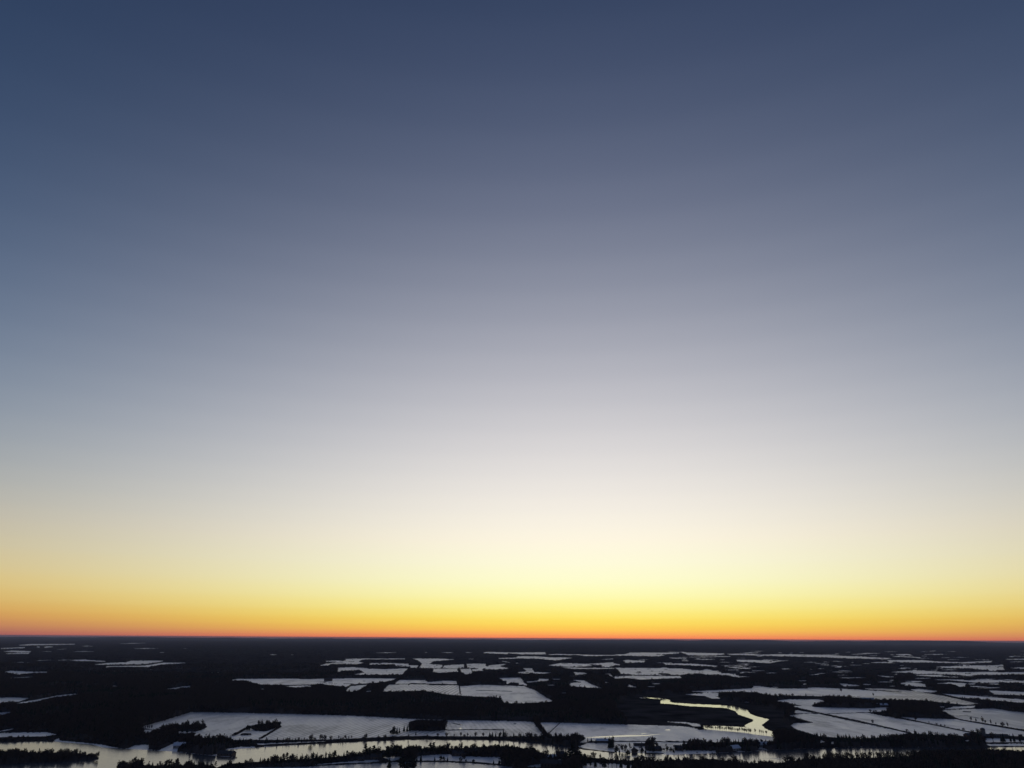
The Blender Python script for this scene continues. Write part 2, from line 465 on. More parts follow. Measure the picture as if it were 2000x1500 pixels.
    S(4, (430, 622), (620, 620), (860, 640), (1200, 690), (1560, 770), (1420, 780), (1000, 735), (520, 730), (300, 705), (500, 697), (860, 692), (640, 655)),
    # right, nearer fields
    S(3, (1560, 740), (1700, 728), (2000, 728), (2060, 745), (2000, 760), (1930, 775), (1940, 800), (2000, 805), (2480, 815), (2700, 800), (2660, 840), (2480, 853), (2040, 866), (2000, 866), (1880, 830), (1740, 795), (1850, 790)),
    S(3, (1760, 830), (1880, 850), (1960, 862), (1780, 868), (1750, 850)),
    S(3, (1700, 885), (1900, 868), (2000, 872), (2850, 1058), (2740, 1080), (2420, 1110), (2200, 1100), (2000, 1085), (1900, 1055), (1760, 1010), (1720, 980), (1750, 960), (1960, 955), (1900, 940), (1740, 895)),
    S(4, (60, 868), (470, 860), (1020, 960), (1380, 1030), (1500, 1060), (1440, 1090), (1380, 1080), (1280, 1080), (1100, 1070), (860, 1057)),
    S(4, (620, 862), (800, 900), (1000, 910), (1330, 922), (2060, 1045), (2060, 1090), (1600, 1070), (1600, 1060), (1340, 1015), (1000, 945)),
    S(4, (1190, 838), (1540, 820), (1700, 815), (1850, 840), (2060, 862), (2060, 1030), (1380, 920), (1300, 890), (1230, 850)),
    S(4, (1300, 800), (1530, 790), (1500, 815), (1200, 832)), streak(4, 1150, 1240, 800, t=8),
    # the near fields across the river
    [(273, 1420), (320, 1407), (374, 1390), (480, 1392), (560, 1394), (680, 1397), (740, 1400), (800, 1403), (870, 1406), (1020, 1408), (1042, 1410),
     (1064, 1438), (1040, 1437), (985, 1437), (800, 1438), (760, 1439), (700, 1441), (640, 1443), (540, 1444), (505, 1444), (455, 1444), (450, 1441), (400, 1440), (378, 1436), (384, 1430), (345, 1428), (315, 1426), (300, 1424)],
    [(1053, 1410), (1090, 1411), (1200, 1414), (1260, 1416), (1320, 1418), (1345, 1419.5), (1370, 1425), (1440, 1428), (1480, 1436), (1515, 1438.5),
     (1510, 1447), (1400, 1449), (1400, 1470), (1310, 1474), (1280, 1472), (1200, 1469), (1160, 1464), (1120, 1456), (1145, 1442), (1130, 1437), (1072, 1438)],
    [(1300, 1409.2), (1340, 1410.6), (1365, 1414), (1372, 1418.5), (1352, 1417.5), (1344, 1413)],
    [(378, 1436), (400, 1428), (400, 1440)], [(278, 1425), (300, 1424), (296, 1428), (285, 1432)],
    [(345, 1426), (375, 1425), (372, 1431), (348, 1432)],
    [(500, 1452), (560, 1450), (640, 1447), (640, 1449), (560, 1454), (520, 1457)],
    [(105, 1446), (115, 1441), (118, 1446), (150, 1449), (180, 1452), (196, 1453), (222, 1459), (240, 1462), (200, 1460), (170, 1454), (120, 1450)],
    [(245, 1463), (265, 1455), (291, 1454), (291, 1465)], [(310, 1465), (350, 1446), (351, 1455), (345, 1468)],
    [(440, 1463), (470, 1458), (500, 1458), (470, 1462)], [(415, 1474), (430, 1470), (455, 1476), (430, 1478)],
    [(1455, 1468), (1440, 1462), (1430, 1461), (1430, 1466)], [(1500, 1464), (1485, 1458), (1480, 1462)],
    [(1920, 1442), (1950, 1441), (2020, 1448), (2020, 1451), (1925, 1449)], [(1925, 1453), (2020, 1452.5), (2020, 1458), (1935, 1457)],
    [(1622, 1449), (1628, 1448), (1630, 1452), (1622, 1452)], [(1600, 1443), (1606, 1446), (1612, 1448), (1600, 1450)],
    [(1895, 1445), (1890, 1448), (1884, 1446)],
    # the river
    [(-60, 1451), (0, 1449.5), (80, 1447), (120, 1449), (180, 1454), (200, 1460), (290, 1464), (340, 1467), (395, 1473), (455, 1479), (452, 1468), (440, 1464), (500, 1460), (540, 1456),
     (600, 1452), (680, 1448), (800, 1443.5), (950, 1444), (1000, 1446), (1030, 1447), (1080, 1451), (1120, 1459), (1200, 1469), (1280, 1472), (1310, 1474),
     (1400, 1470), (1455, 1468), (1500, 1465), (1550, 1463), (1600, 1461), (1680, 1458), (1800, 1459), (1920, 1460), (2060, 1458),
     (2060, 1468), (2000, 1467), (1940, 1464), (1920, 1462), (1800, 1464), (1780, 1475), (1700, 1479), (1650, 1480), (1600, 1480), (1540, 1485), (1530, 1489), (1440, 1489), (1430, 1486),
     (1390, 1481), (1310, 1484), (1290, 1486), (1240, 1484), (1200, 1483), (1150, 1478), (1125, 1472), (1100, 1478), (1090, 1476), (1060, 1470), (1030, 1462), (990, 1456), (960, 1457),
     (920, 1459), (880, 1461), (860, 1459), (825, 1461), (800, 1460), (760, 1463), (720, 1467), (680, 1474), (640, 1478), (600, 1481), (560, 1483), (500, 1487),
     (440, 1491), (425, 1498), (400, 1492), (340, 1493), (300, 1494), (260, 1491), (232, 1493), (225, 1530), (-60, 1530)],
    # this side of the river
    [(610, 1494), (640, 1490), (700, 1485), (735, 1483), (742, 1486), (700, 1490), (640, 1494)], [(405, 1503), (500, 1498.5), (600, 1497), (755, 1490), (752, 1530), (405, 1530)],
    [(808, 1485), (818, 1476), (870, 1472), (900, 1477), (980, 1478), (980, 1491), (900, 1487), (820, 1486)], [(808, 1530), (810, 1489), (870, 1489), (920, 1491), (1000, 1497), (1030, 1530)],
    [(1027, 1496), (1060, 1491), (1085, 1487), (1098, 1494), (1060, 1498)], [(1088, 1481), (1100, 1481), (1100, 1491)],
    [(1135, 1492), (1160, 1489), (1200, 1491), (1240, 1495), (1235, 1510), (1140, 1510)], [(740, 1475), (765, 1474), (790, 1480), (765, 1485)], [(754, 1489), (806, 1488), (812, 1530), (750, 1530)],
    # creek between the dark woods
    S(3, (245, 712), (310, 702), (335, 711), (300, 716)), S(3, (330, 712), (440, 714), (520, 727), (545, 740), (540, 755), (600, 765), (830, 778), (1080, 788), (1200, 800), (1300, 835), (1320, 870), (1400, 900), (1510, 925),
      (1480, 945), (1435, 980), (1480, 1020), (1540, 1045), (1570, 1086), (1500, 1084), (1400, 1074), (1320, 1060), (1290, 1000), (1270, 985), (1350, 945), (1360, 925), (1290, 900), (1210, 875), (1180, 840),
      (1090, 810), (880, 800), (700, 790), (560, 773), (455, 767), (452, 742), (480, 728), (340, 717)),
    S(3, (860, 985), (1000, 988), (1280, 1000), (1320, 1056), (1260, 1050), (1000, 1030), (880, 1018)),
]
WOODS = [  # dark patches inside the light ones
    [(485, 1419), (505, 1413), (545, 1410), (548, 1418), (520, 1428), (500, 1427.5)],
    [(798, 1413), (810, 1406), (868, 1406), (870, 1425), (845, 1428), (800, 1426)],
    [(315, 1420), (345, 1415), (400, 1413), (405, 1420), (384, 1429), (345, 1428), (315, 1426)],
    [(-60, 1470), (0, 1469), (60, 1468), (100, 1470), (150, 1470), (185, 1474), (195, 1480), (190, 1483), (140, 1486), (60, 1489), (-60, 1494)],
    [(985, 1438), (1040, 1437.5), (1064, 1436), (1090, 1438), (1140, 1437.5), (1146, 1442), (1130, 1449), (1150, 1452), (1120, 1459), (1060, 1450), (1000, 1446)],
    [(1260, 1449), (1275, 1446), (1275, 1466), (1262, 1466)], [(1330, 1452), (1400, 1450), (1400, 1466), (1340, 1465)],
    [(1188, 1444), (1198, 1443), (1199, 1459), (1189, 1460)], [(1150, 1446), (1188, 1447), (1188, 1451), (1150, 1451)],
]
FIELD_HEDGE_ROWS = []

# ------------------------------------------------------------------ where woods stand and how tall they may be
DU, DV = 0.0005, 0.0002
U0, U1, VMAX = -0.86, 0.86, 0.178
NU, NV = int((U1 - U0) / DU), int(VMAX / DV)
light = np.zeros((NV, NU), bool)


def fill(poly, val):
    p = np.array([uv(x, y) for x, y in poly])
    x = (p[:, 0] - U0) / DU
    y = p[:, 1] / DV
    r0, r1 = max(0, int(y.min())), min(NV - 1, int(y.max()) + 1)
    for r in range(r0, r1 + 1):
        yy = r + 0.5
        xs = []
        for k in range(len(p)):
            ya, yb = y[k], y[k - 1]
            if (ya <= yy) != (yb <= yy):
                xs.append(x[k] + (yy - ya) / (yb - ya) * (x[k - 1] - x[k]))
        xs.sort()
        for a, b in zip(xs[::2], xs[1::2]):
            a, b = max(0, int(round(a))), min(NU, int(round(b)))
            if b > a:
                light[r, a:b] = val


for poly in FIELDS:
    fill(poly, True)
for poly in WOODS:
    fill(poly, False)
# hedgerows and scattered trees that break up the far fields on the right and centre
hr = np.random.default_rng(3)
for k in range(230):
    x0, y0 = hr.uniform(1000, 2010), 1272 + 70 * hr.uniform(0, 1) ** 1.3
    if x0 < 1500 and y0 > 1318:
        continue
    L = hr.uniform(4, 30)
    th = 0.2 + (y0 - 1262) * 0.018
    fill([(x0, y0), (x0 + L, y0 + hr.uniform(-.6, .9)), (x0 + L * .8, y0 + th), (x0, y0 + th * .8)], False)
for k in range(260):
    x0, y0 = hr.uniform(620, 1560), 1283 + 55 * hr.uniform(0, 1)
    L = hr.uniform(3, 26) if k % 3 else hr.uniform(1.2, 2.5)
    th = 0.15 + (y0 - 1262) * 0.016
    fill([(x0, y0), (x0 + L, y0 + hr.uniform(-.5, .5)), (x0 + L * .9, y0 + th), (x0 + L * .1, y0 + th * .8)], False)
for k in range(150):
    x0, y0 = hr.uniform(1230, 2010), 1271 + 66 * hr.uniform(0, 1) ** 1.1
    if x0 < 1560 and y0 > 1322:
        continue
    L = hr.uniform(8, 46)
    th = .6 + (y0 - 1262) * 0.016
    fill([(x0, y0 + .2), (x0 + L * .5, y0 - th * .4), (x0 + L, y0 + hr.uniform(-.3, .6)), (x0 + L * .6, y0 + th * .6), (x0 + L * .2, y0 + th * .4)], True)
dark = ~light
vrow = (np.arange(NV) + 0.5) * DV
vt = np.zeros((NV, NU), np.float32)
prev = np.full(NU, vrow[0], np.float32)
for r in range(NV):
    was = dark[r - 1] if r else np.zeros(NU, bool)
    prev = np.where(dark[r] & was, prev, vrow[r])
    vt[r] = prev
lr = np.zeros(NU, np.float32)          # height of the light gap above each dark run
gp_ = np.zeros(NU, np.float32)
GAP = np.zeros((NV, NU), np.float32)
for r in range(NV):
    start = dark[r] & (lr > 0)
    gp_ = np.where(start, lr, gp_)
    lr = np.where(dark[r], 0, lr + DV)
    GAP[r] = gp_
GAP = np.where(vt <= vrow[0] * 1.5, 1.0, GAP)
OVER = np.clip(0.4 * GAP / vrow[:, None] * CAMH, 0.0, 6.0).astype(np.float32)
below = np.full(NU, 1.0, np.float32)   # ground distance to the light ground in front, near rows only
FRONT = np.full((NV, NU), 1e3, np.float32)
for r in range(NV - 1, -1, -1):
    below = np.where(dark[r], below + DV, 0.0)
    FRONT[r] = CAMH / vrow[r] - CAMH / (vrow[r] + below)
HMAX = np.where(dark, CAMH * (1 - vt / vrow[:, None]), 0.0).astype(np.float32)


def lattice(u, v, seed, n=64):
    """smooth value noise on the ground, 0..1"""
    g = np.random.default_rng(seed).random((n, n))
    iu, iv = np.floor(u).astype(int), np.floor(v).astype(int)
    fu, fv = u - iu, v - iv
    fu, fv = fu * fu * (3 - 2 * fu), fv * fv * (3 - 2 * fv)
    a = g[iv % n, iu % n] * (1 - fu) + g[iv % n, (iu + 1) % n] * fu
    b = g[(iv + 1) % n, iu % n] * (1 - fu) + g[(iv + 1) % n, (iu + 1) % n] * fu
    return a * (1 - fv) + b * fv


def hmax_at(u, v):
    iu = np.clip(((u - U0) / DU).astype(int), 0, NU - 1)
    iv = np.clip((v / DV).astype(int), 0, NV - 1)
    return HMAX[iv, iu]


def at_cell(A, u, v):
    return A[np.clip((v / DV).astype(int), 0, NV - 1), np.clip(((u - U0) / DU).astype(int), 0, NU - 1)]


RIVB = uv(1000, 1425)[1]


marsh = np.zeros((NV, NU), bool)
MARSH = [(1225, 1359), (1270, 1354), (1350, 1357), (1420, 1368), (1500, 1380), (1540, 1393), (1530, 1410), (1560, 1425), (1605, 1442), (1560, 1446), (1500, 1438), (1340, 1420), (1230, 1417), (1200, 1400), (1205, 1375)]
keep_light = light
light = marsh
fill(MARSH, True)
light = keep_light


def bank_cap(u, v, h):
    """woods thin out to shrubs along the far river bank"""
    cap = 3.0 + 0.16 * at_cell(FRONT, u, v)
    h = np.where(at_cell(marsh, u, v), np.minimum(h, 0.9), h)
    return np.where((u < uv(620, 1455)[0]) & (v > RIVB) & (v < uv(1000, 1474)[1]), np.minimum(h, cap), h)


# ------------------------------------------------------------------ the setting
g = mesh('ground', [(-70000, -70000, 0), (70000, -70000, 0), (70000, 70000, 0), (-70000, 70000, 0)], [(0, 1, 2, 3)], [SNOW])
tag(obj('ground', g), 'flat snow covered farmland reaching to the horizon', None, kind='structure')


def sheet(name, poly, mat, z, label):
    n = len(poly)
    pts = [gp(x, y, z) for x, y in poly]
    c = sum(pts, Vector()) / n
    import bmesh
    bm = bmesh.new()
    f = bm.faces.new([bm.verts.new(p - c) for p in pts])
    f.normal_update()
    if f.normal.z < 0:
        f.normal_flip()
    bmesh.ops.triangulate(bm, faces=bm.faces[:])
    me = bpy.data.meshes.new(name)
    bm.to_mesh(me)
    bm.free()
    me.materials.append(mat)
    o = obj(name, me, loc=c)
    return tag(o, label, None, kind='structure')


RIVER_FAR = [(-120, 1452), (0, 1449.5), (80, 1447), (120, 1449.5), (180, 1454), (200, 1460), (290, 1465), (340, 1468), (395, 1474), (455, 1480), (452, 1469), (440, 1464.5), (500, 1460.5), (540, 1456.5),
             (600, 1452.5), (680, 1448.5), (800, 1444), (950, 1444.5), (1000, 1446.5), (1030, 1447.5), (1080, 1451), (1120, 1459), (1200, 1469), (1280, 1472.5), (1310, 1474.5),
             (1400, 1471), (1455, 1468.5), (1500, 1465.5), (1550, 1463.5), (1600, 1461.5), (1680, 1458.5), (1800, 1459.5), (1920, 1460), (2120, 1457)]
RIVER_NEAR = [(2120, 1476), (2000, 1477), (1900, 1479), (1800, 1482), (1700, 1487), (1600, 1490), (1530, 1496), (1440, 1496), (1400, 1492), (1300, 1494), (1240, 1492), (1200, 1489),
              (1150, 1485), (1100, 1484), (1060, 1480), (1030, 1474), (990, 1470), (920, 1471), (860, 1473), (800, 1476), (720, 1483), (640, 1491), (560, 1496), (500, 1499),
              (440, 1503), (400, 1507), (300, 1512), (240, 1516), (228, 1560), (-120, 1560)]
sheet('river', RIVER_FAR + RIVER_NEAR, ICE, 0.06, 'wide frozen river mirroring the evening sky')
sheet('creek', S(3, (240, 712), (310, 701), (335, 710), (440, 713), (520, 726), (545, 738), (545, 752), (600, 763), (830, 776), (1080, 786), (1200, 798), (1302, 833), (1322, 868), (1400, 898), (1512, 924),
      (1482, 947), (1440, 982), (1482, 1018), (1545, 1043), (1580, 1090), (1900, 1110), (1990, 1150), (1960, 1160), (1700, 1115), (1560, 1095), (1400, 1078), (1260, 1055), (1000, 1032), (870, 1020), (860, 984), (1000, 987), (1270, 1000), (1250, 990), (1345, 950), (1355, 930), (1290, 908), (1205, 884), (1172, 850),
      (1085, 820), (880, 809), (700, 799), (560, 782), (450, 774), (446, 750), (420, 726), (320, 720)), CREEK, 0.05, 'narrow winding frozen creek between dark woods')
sheet('frozen_lake', [(395, 1504), (500, 1498), (600, 1496.5), (755, 1489.5), (808, 1488.5), (870, 1488.5), (920, 1490.5), (1000, 1496.5), (1040, 1510), (1040, 1560), (395, 1560)], LAKE, 0.05,
      'snow dusted ice along the bottom edge of the picture')
sheet('field_furrowed', [(273, 1421), (320, 1407), (374, 1389), (480, 1391), (560, 1393), (680, 1396), (740, 1399), (800, 1402), (868, 1405), (870, 1430), (800, 1437), (760, 1439), (700, 1442), (540, 1446), (400, 1442), (345, 1430)],
      SNOW_FURROW, 0.02, 'large snowy field with diagonal furrows beyond the river')
sheet('field_ploughed', [(870, 1405), (1020, 1407), (1042, 1409), (1066, 1440), (985, 1440), (870, 1438)], SNOW_ROUGH, 0.022, 'snowy ploughed field left of the dark diagonal ditch')
sheet('field_crop_rows', S(1, (1720, 660), (1790, 582), (2000, 578), (2480, 585), (2520, 690), (2530, 700), (2230, 680), (2000, 665)), SNOW_ROWS, 0.03, 'snowy field with dark crop rows beyond the wood')
sheet('field_stubble', S(4, (430, 620), (620, 618), (860, 638), (1200, 690), (1560, 772), (1420, 785), (1000, 738), (520, 735), (300, 710), (500, 697), (860, 692), (640, 655)), STUBBLE, 0.03, 'dull stubble field with little snow on the right')
sheet('field_edge_dimmed', S(4, (1190, 840), (1540, 821), (1700, 816), (1850, 841), (2100, 868), (2100, 1034), (1380, 919), (1300, 890), (1230, 852)), SNOW_EDGE_DIM, 0.024, 'snowy field with painted edge darkening behind the row of trees at the right edge')  # sheet whose darker colour stands in for the fall-off at the frame edge
for nm, pl, lb in (('ice_patch', [(1140, 1441.5), (1165, 1438.5), (1200, 1436.8), (1225, 1435.5), (1260, 1435.8), (1297, 1433), (1262, 1437.6), (1225, 1439), (1200, 1440)], 'bright streak of ice on the field right of the ditch'),
                   ('ice_patch', [(880, 1410.5), (888, 1412.5), (900, 1414.5), (906, 1416.3), (896, 1416.2), (886, 1413.8)], 'small bright ice streak on the ploughed field'),
                   ('ice_patch', [(1299, 1425), (1309, 1424.6), (1309, 1426.3), (1301, 1426.4)], 'short bright ice spot near the middle of the long field'),
                   ('ice_patch', [(1363, 1424.3), (1370, 1424.2), (1370, 1425.8), (1364, 1426)], 'short bright ice spot beside the scrub by the creek'),
                   ('ice_patch', [(897, 1422), (901, 1421.6), (901, 1423.4), (897, 1423.6)], 'tiny bright ice spot below the ice streak'),
                   ('ice_patch', [(1003, 1413), (1008, 1412.8), (1008, 1414.6), (1003, 1414.8)], 'tiny bright ice spot near the top of the ploughed field'),
                   ('ice_patch', [(1251, 1433), (1263, 1431.6), (1262, 1432.8), (1253, 1433.8)], 'thin bright ice spot above the long ice streak')):
    sheet(nm, pl, GLAZE, 0.045, lb)

# low wooded hills on the horizon
hv, hf = [], []
HB = [(-1.25 + 2.5 * i / 420) for i in range(421)]
for i, a in enumerate(HB):
    u = math.tan(a * 0.9)
    h = 62 + 10 * math.sin(i * 0.11) + 6 * math.sin(i * 0.31 + 1) + 4 * math.sin(i * 0.83 + 2) + rng.uniform(-2, 2)
    if u > 0.1:
        h += min(1.0, (u - 0.1) / 0.2) * (26 + 18 * math.sin(i * 0.17 + 0.5) + 9 * math.sin(i * 0.47))
    h = min(h, 117.0)
    a2 = math.atan(u)
    for d, z in ((27000, -1.0), (33000, h * 0.75), (36000, h), (42000, h * 0.4), (52000, -1.0)):
        hv.append((math.sin(a2) * d, math.cos(a2) * d, z))
for i in range(420):
    for j in range(4):
        hf.append((i * 5 + j, (i + 1) * 5 + j, (i + 1) * 5 + j + 1, i * 5 + j + 1))
tag(obj('hills', mesh('hills', hv, hf, [HILL], True)), 'low dark wooded hills along the horizon', None, kind='structure')

# the air
hz = bpy.data.materials.new('air')
hz.use_nodes = True
hz.node_tree.nodes.clear()
pv = hz.node_tree.nodes.new('ShaderNodeVolumePrincipled')
pv.inputs['Color'].default_value = (0.80, 0.82, 0.95, 1)
pv.inputs['Density'].default_value = 2.7e-5
pv.inputs['Anisotropy'].default_value = 0.0
ho = hz.node_tree.nodes.new('ShaderNodeOutputMaterial')
hz.node_tree.links.new(pv.outputs[0], ho.inputs['Volume'])
b_ = MB()
b_.box(-72000, 72000, -72000, 72000, -2, 125)
tag(obj('haze', b_.mesh('haze', [hz])), 'thin evening haze over the plain', None, kind='stuff')

# ------------------------------------------------------------------ tree shapes
def rot_dir(d, spread):
    a = d.orthogonal().normalized()
    a.rotate(Matrix.Rotation(random.uniform(0, 2 * math.pi), 3, d))
    return (d * math.cos(spread) + a * math.sin(spread)).normalized()


def blade(mb, p, q, w0, w1):
    d = (q - p)
    s = d.cross(Vector((random.uniform(-1, 1), random.uniform(-1, 1), random.uniform(-.4, .4))))
    if s.length < 1e-5:
        return
    s.normalize()
    mb.add([p - s * w0, p + s * w0, q + s * w1, q - s * w1], [(0, 1, 2, 3)])


def bare_tree(h, wide, stem, twigs=5, seed=0, boost=3.4):
    """leafless tree: trunk mesh with limbs, crown mesh of branches and twigs"""
    random.seed(seed)
    tr, cr = MB(), MB()
    p = Vector((0, 0, -0.3))
    top = None
    r = h * 0.026
    segs = []
    n = 5
    for i in range(n):
        q = p + Vector((random.uniform(-.02, .02) * h, random.uniform(-.02, .02) * h, h * (0.80 / n)))
        tr.tube(p, q, r * (1 - 0.8 * i / n), r * (1 - 0.8 * (i + 1) / n), 6)
        segs.append((p, q))
        p = q
    top = p
    nb = 15
    for k in range(nb):
        t = stem + (0.8 - stem) * (k / (nb - 1.0))
        s = segs[min(n - 1, int(t / 0.8 * n * 0.999))]
        f = (t / 0.8 * n) % 1.0 if t < 0.8 else 1.0
        b0 = s[0].lerp(s[1], f)
        a = k * 2.4 + random.uniform(-.4, .4)
        shape = math.sin(math.pi * (0.25 + 0.75 * (t - stem) / (0.8 - stem) * 0.85))
        L = h * wide * (0.45 + 0.55 * shape) * random.uniform(.8, 1.15)
        d = Vector((math.cos(a), math.sin(a), random.uniform(0.5, 1.0))).normalized()
        if k == nb - 1:
            d = Vector((.1, .1, 1)).normalized()
            L = h * 0.2
        m = b0 + d * L * 0.55
        e = m + (d + Vector((0, 0, .45))).normalized() * L * 0.5
        tr.tube(b0, m, r * 0.38, r * 0.22, 4)
        blade(cr, m, e, 0.10 * boost, 0.05 * boost)
        for q0, q1, nn in ((b0, m, twigs), (m, e, twigs + 2)):
            for j in range(nn):
                w = q0.lerp(q1, random.uniform(.25, 1))
                dd = rot_dir((q1 - q0).normalized(), random.uniform(.4, 1.0))
                dd.z = abs(dd.z) * .8 + .25
                e2 = w + dd * L * random.uniform(.25, .45)
                blade(cr, w, e2, .07 * boost, .035 * boost)
                for i in range(3):
                    w2 = w.lerp(e2, random.uniform(.3, 1))
                    blade(cr, w2, w2 + rot_dir(dd.normalized(), .8) * L * random.uniform(.12, .25), .06 * boost, .035 * boost)
    return tr.mesh('bare_trunk', [BARK], True), cr.mesh('bare_crown', [TWIG])


def spruce_tree(h, wide, seed=0, tiers=11, gap=0.0):
    random.seed(seed)
    tr, cr = MB(), MB()
    tr.tube((0, 0, -0.3), (0, 0, h * 0.93), h * 0.017, 0.03, 6)
    for k in range(tiers):
        f = k / (tiers - 1.0)
        z = h * (0.07 + 0.86 * f)
        rad = h * wide * (1 - f) ** 0.85 * random.uniform(.8, 1.12) + 0.15
        m = 9
        ph = random.uniform(0, 6.28)
        drop = h * 0.11 * (1 - 0.6 * f)
        for i in range(m):
            if random.random() < gap:
                continue
            a = ph + 2 * math.pi * i / m
            w = 2 * math.pi / m * 0.62
            rr = rad * random.uniform(.7, 1.2)
            c0 = Vector((0, 0, z + drop * .75))
            tip = Vector((math.cos(a) * rr, math.sin(a) * rr, z - drop * .45 * random.uniform(.5, 1.3)))
            l = Vector((math.cos(a - w) * rr * .62, math.sin(a - w) * rr * .62, z - drop * .1))
            rgt = Vector((math.cos(a + w) * rr * .62, math.sin(a + w) * rr * .62, z - drop * .1))
            cr.add([c0, l, tip, rgt], [(0, 1, 2), (0, 2, 3)])
    prevr = None
    for k in range(7):
        f = k / 6.0
        z, rad = h * (.05 + .9 * f), h * wide * .78 * (1 - f) ** .9 + .05
        ring = [(rad * random.uniform(.7, 1.25) * math.cos(i * math.pi / 4), rad * random.uniform(.7, 1.25) * math.sin(i * math.pi / 4), z) for i in range(8)]
        if prevr:
            cr.add(prevr + ring, [(i, (i + 1) % 8, 8 + (i + 1) % 8, 8 + i) for i in range(8)])
        prevr = ring
    cr.add([(-.18, 0, h * .9), (.18, 0, h * .9), (0, 0, h * 1.01), (0, -.18, h * .9), (0, .18, h * .9)], [(0, 1, 2), (3, 4, 2)])
    return tr.mesh('spruce_trunk', [BARK], True), cr.mesh('spruce_crown', [NEEDLE])


def clump(mb, c, r, n, flat=0.75, size=0.45):
    for i in range(n):
        d = Vector((random.gauss(0, 1), random.gauss(0, 1), random.gauss(0, 1))).normalized() * r * random.uniform(.25, 1) ** .5
        p = Vector(c) + Vector((d.x, d.y, d.z * flat))
        s = size * random.uniform(.6, 1.3)
        a = Vector((random.uniform(-1, 1), random.uniform(-1, 1), random.uniform(-1, 1))).normalized() * s
        b = a.orthogonal().normalized() * s
        mb.add([p - a, p + b, p + a * .9, p - b], [(0, 1, 2, 3)])


def pine_tree(h, seed=0):
    """ragged white pine: bare lower stem and uneven boughs"""
    random.seed(seed)
    tr, cr = MB(), MB()
    tr.tube((0, 0, -0.3), (0, 0, h * 0.95), h * 0.018, 0.05, 6)
    for k in range(12):
        f = k / 11.0
        z = h * (0.32 + 0.64 * f)
        a = k * 2.4 + random.uniform(-.5, .5)
        L = h * 0.23 * (1.15 - f * 0.95) * random.uniform(.6, 1.35)
        e = Vector((math.cos(a) * L, math.sin(a) * L, z + L * .25))
        tr.tube((0, 0, z), e, .09, .03, 4)
        for t in (.4, .75, 1.0):
            clump(cr, Vector((0, 0, z)).lerp(e, t), h * .07, 20, .5, h * .036)
    clump(cr, (0, 0, h * .96), h * .045, 16, 1.0, h * .026)
    return tr.mesh('pine_trunk', [BARK], True), cr.mesh('pine_crown', [NEEDLE])


def round_tree(h, wide, seed=0, mat=None):
    """dense round or columnar evergreen (cedar)"""
    random.seed(seed)
    tr, cr = MB(), MB()
    tr.tube((0, 0, -0.3), (0, 0, h * 0.7), h * 0.02, 0.06, 6)
    for k in range(16):
        f = random.uniform(0, 1)
        rad = h * wide * math.sin(math.pi * (0.18 + 0.76 * f)) * .62
        a = random.uniform(0, 6.28)
        clump(cr, (math.cos(a) * rad, math.sin(a) * rad, h * (0.14 + 0.74 * f)), h * .15, 26, .9, h * .05)
    clump(cr, (0, 0, h * .5), h * wide * .5, 60, 1.5, h * .07)
    return tr.mesh('cedar_trunk', [BARK], True), cr.mesh('cedar_crown', [mat or NEEDLE])


def bush(h, wide, seed=0):
    random.seed(seed)
    tr, cr = MB(), MB()
    for k in range(7):
        a = k * .9
        d = Vector((math.cos(a) * .5, math.sin(a) * .5, 1)).normalized()
        e = d * h * random.uniform(.5, .8)
        tr.tube((0, 0, -.1), e, .06, .02, 4)
        for j in range(16):
            w = Vector((0, 0, 0)).lerp(e, random.uniform(.25, 1))
            blade(cr, w, w + rot_dir(d, random.uniform(.3, 1.1)) * h * wide * random.uniform(.3, .6), .10, .05)
    clump(cr, (0, 0, h * .38), h * wide * .5, 30, .7, h * .09)
    return tr.mesh('bush_stems', [BARK], True), cr.mesh('bush_twigs', [BRUSH])


PROTO = {   # meshes for a height of 10 m
    'bare': [bare_tree(10, .34, .25, seed=1), bare_tree(10, .38, .2, seed=2), bare_tree(10, .30, .3, seed=3)],
    'tall': [bare_tree(10, .22, .35, 4, seed=4), bare_tree(10, .18, .3, 4, seed=6)],
    'spruce': [spruce_tree(10, .23, 1), spruce_tree(10, .2, 2), spruce_tree(10, .27, 3, 10), spruce_tree(10, .21, 7, 12, .12)],
    'pine': [pine_tree(10, 1), pine_tree(10, 2), pine_tree(10, 3)],
    'round': [round_tree(10, .42, 1), round_tree(10, .34, 2), round_tree(10, .5, 3)],
    'column': [round_tree(10, .2, 4), round_tree(10, .16, 5)],
    'bush': [bush(10, .8, 1), bush(10, .65, 2)],
}
NAMES = {'bare': ('bare_tree', 'bare leafless tree'), 'tall': ('bare_tree', 'slender bare tree'), 'spruce': ('spruce_tree', 'pointed dark spruce'),
         'pine': ('pine_tree', 'ragged tall pine'), 'round': ('cedar_tree', 'dark rounded evergreen'), 'column': ('cedar_tree', 'dark columnar cedar'), 'bush': ('bush', 'low brown bush')}

# ------------------------------------------------------------------ masses of woodland
class Cloud:
    """points that carry one tree each (woods too dense to count)"""
    def __init__(s):
        s.p, s.s, s.r, s.i = [], [], [], []


def proto_collection(name, keys, boost_keys=()):
    c = bpy.data.collections.new(name)
    for n, (a, b) in enumerate(keys):
        mb = MB()
        nv = 0
        for m, mi in ((a, 0), (b, 1)):
            vs = [v.co[:] for v in m.vertices]
            mb.add(vs, [tuple(p.vertices) for p in m.polygons], mi)
        me = mb.mesh('wood_tree', [a.materials[0], b.materials[0]])
        o = bpy.data.objects.new('%s_%02d' % (name, n), me)
        c.objects.link(o)
    return c


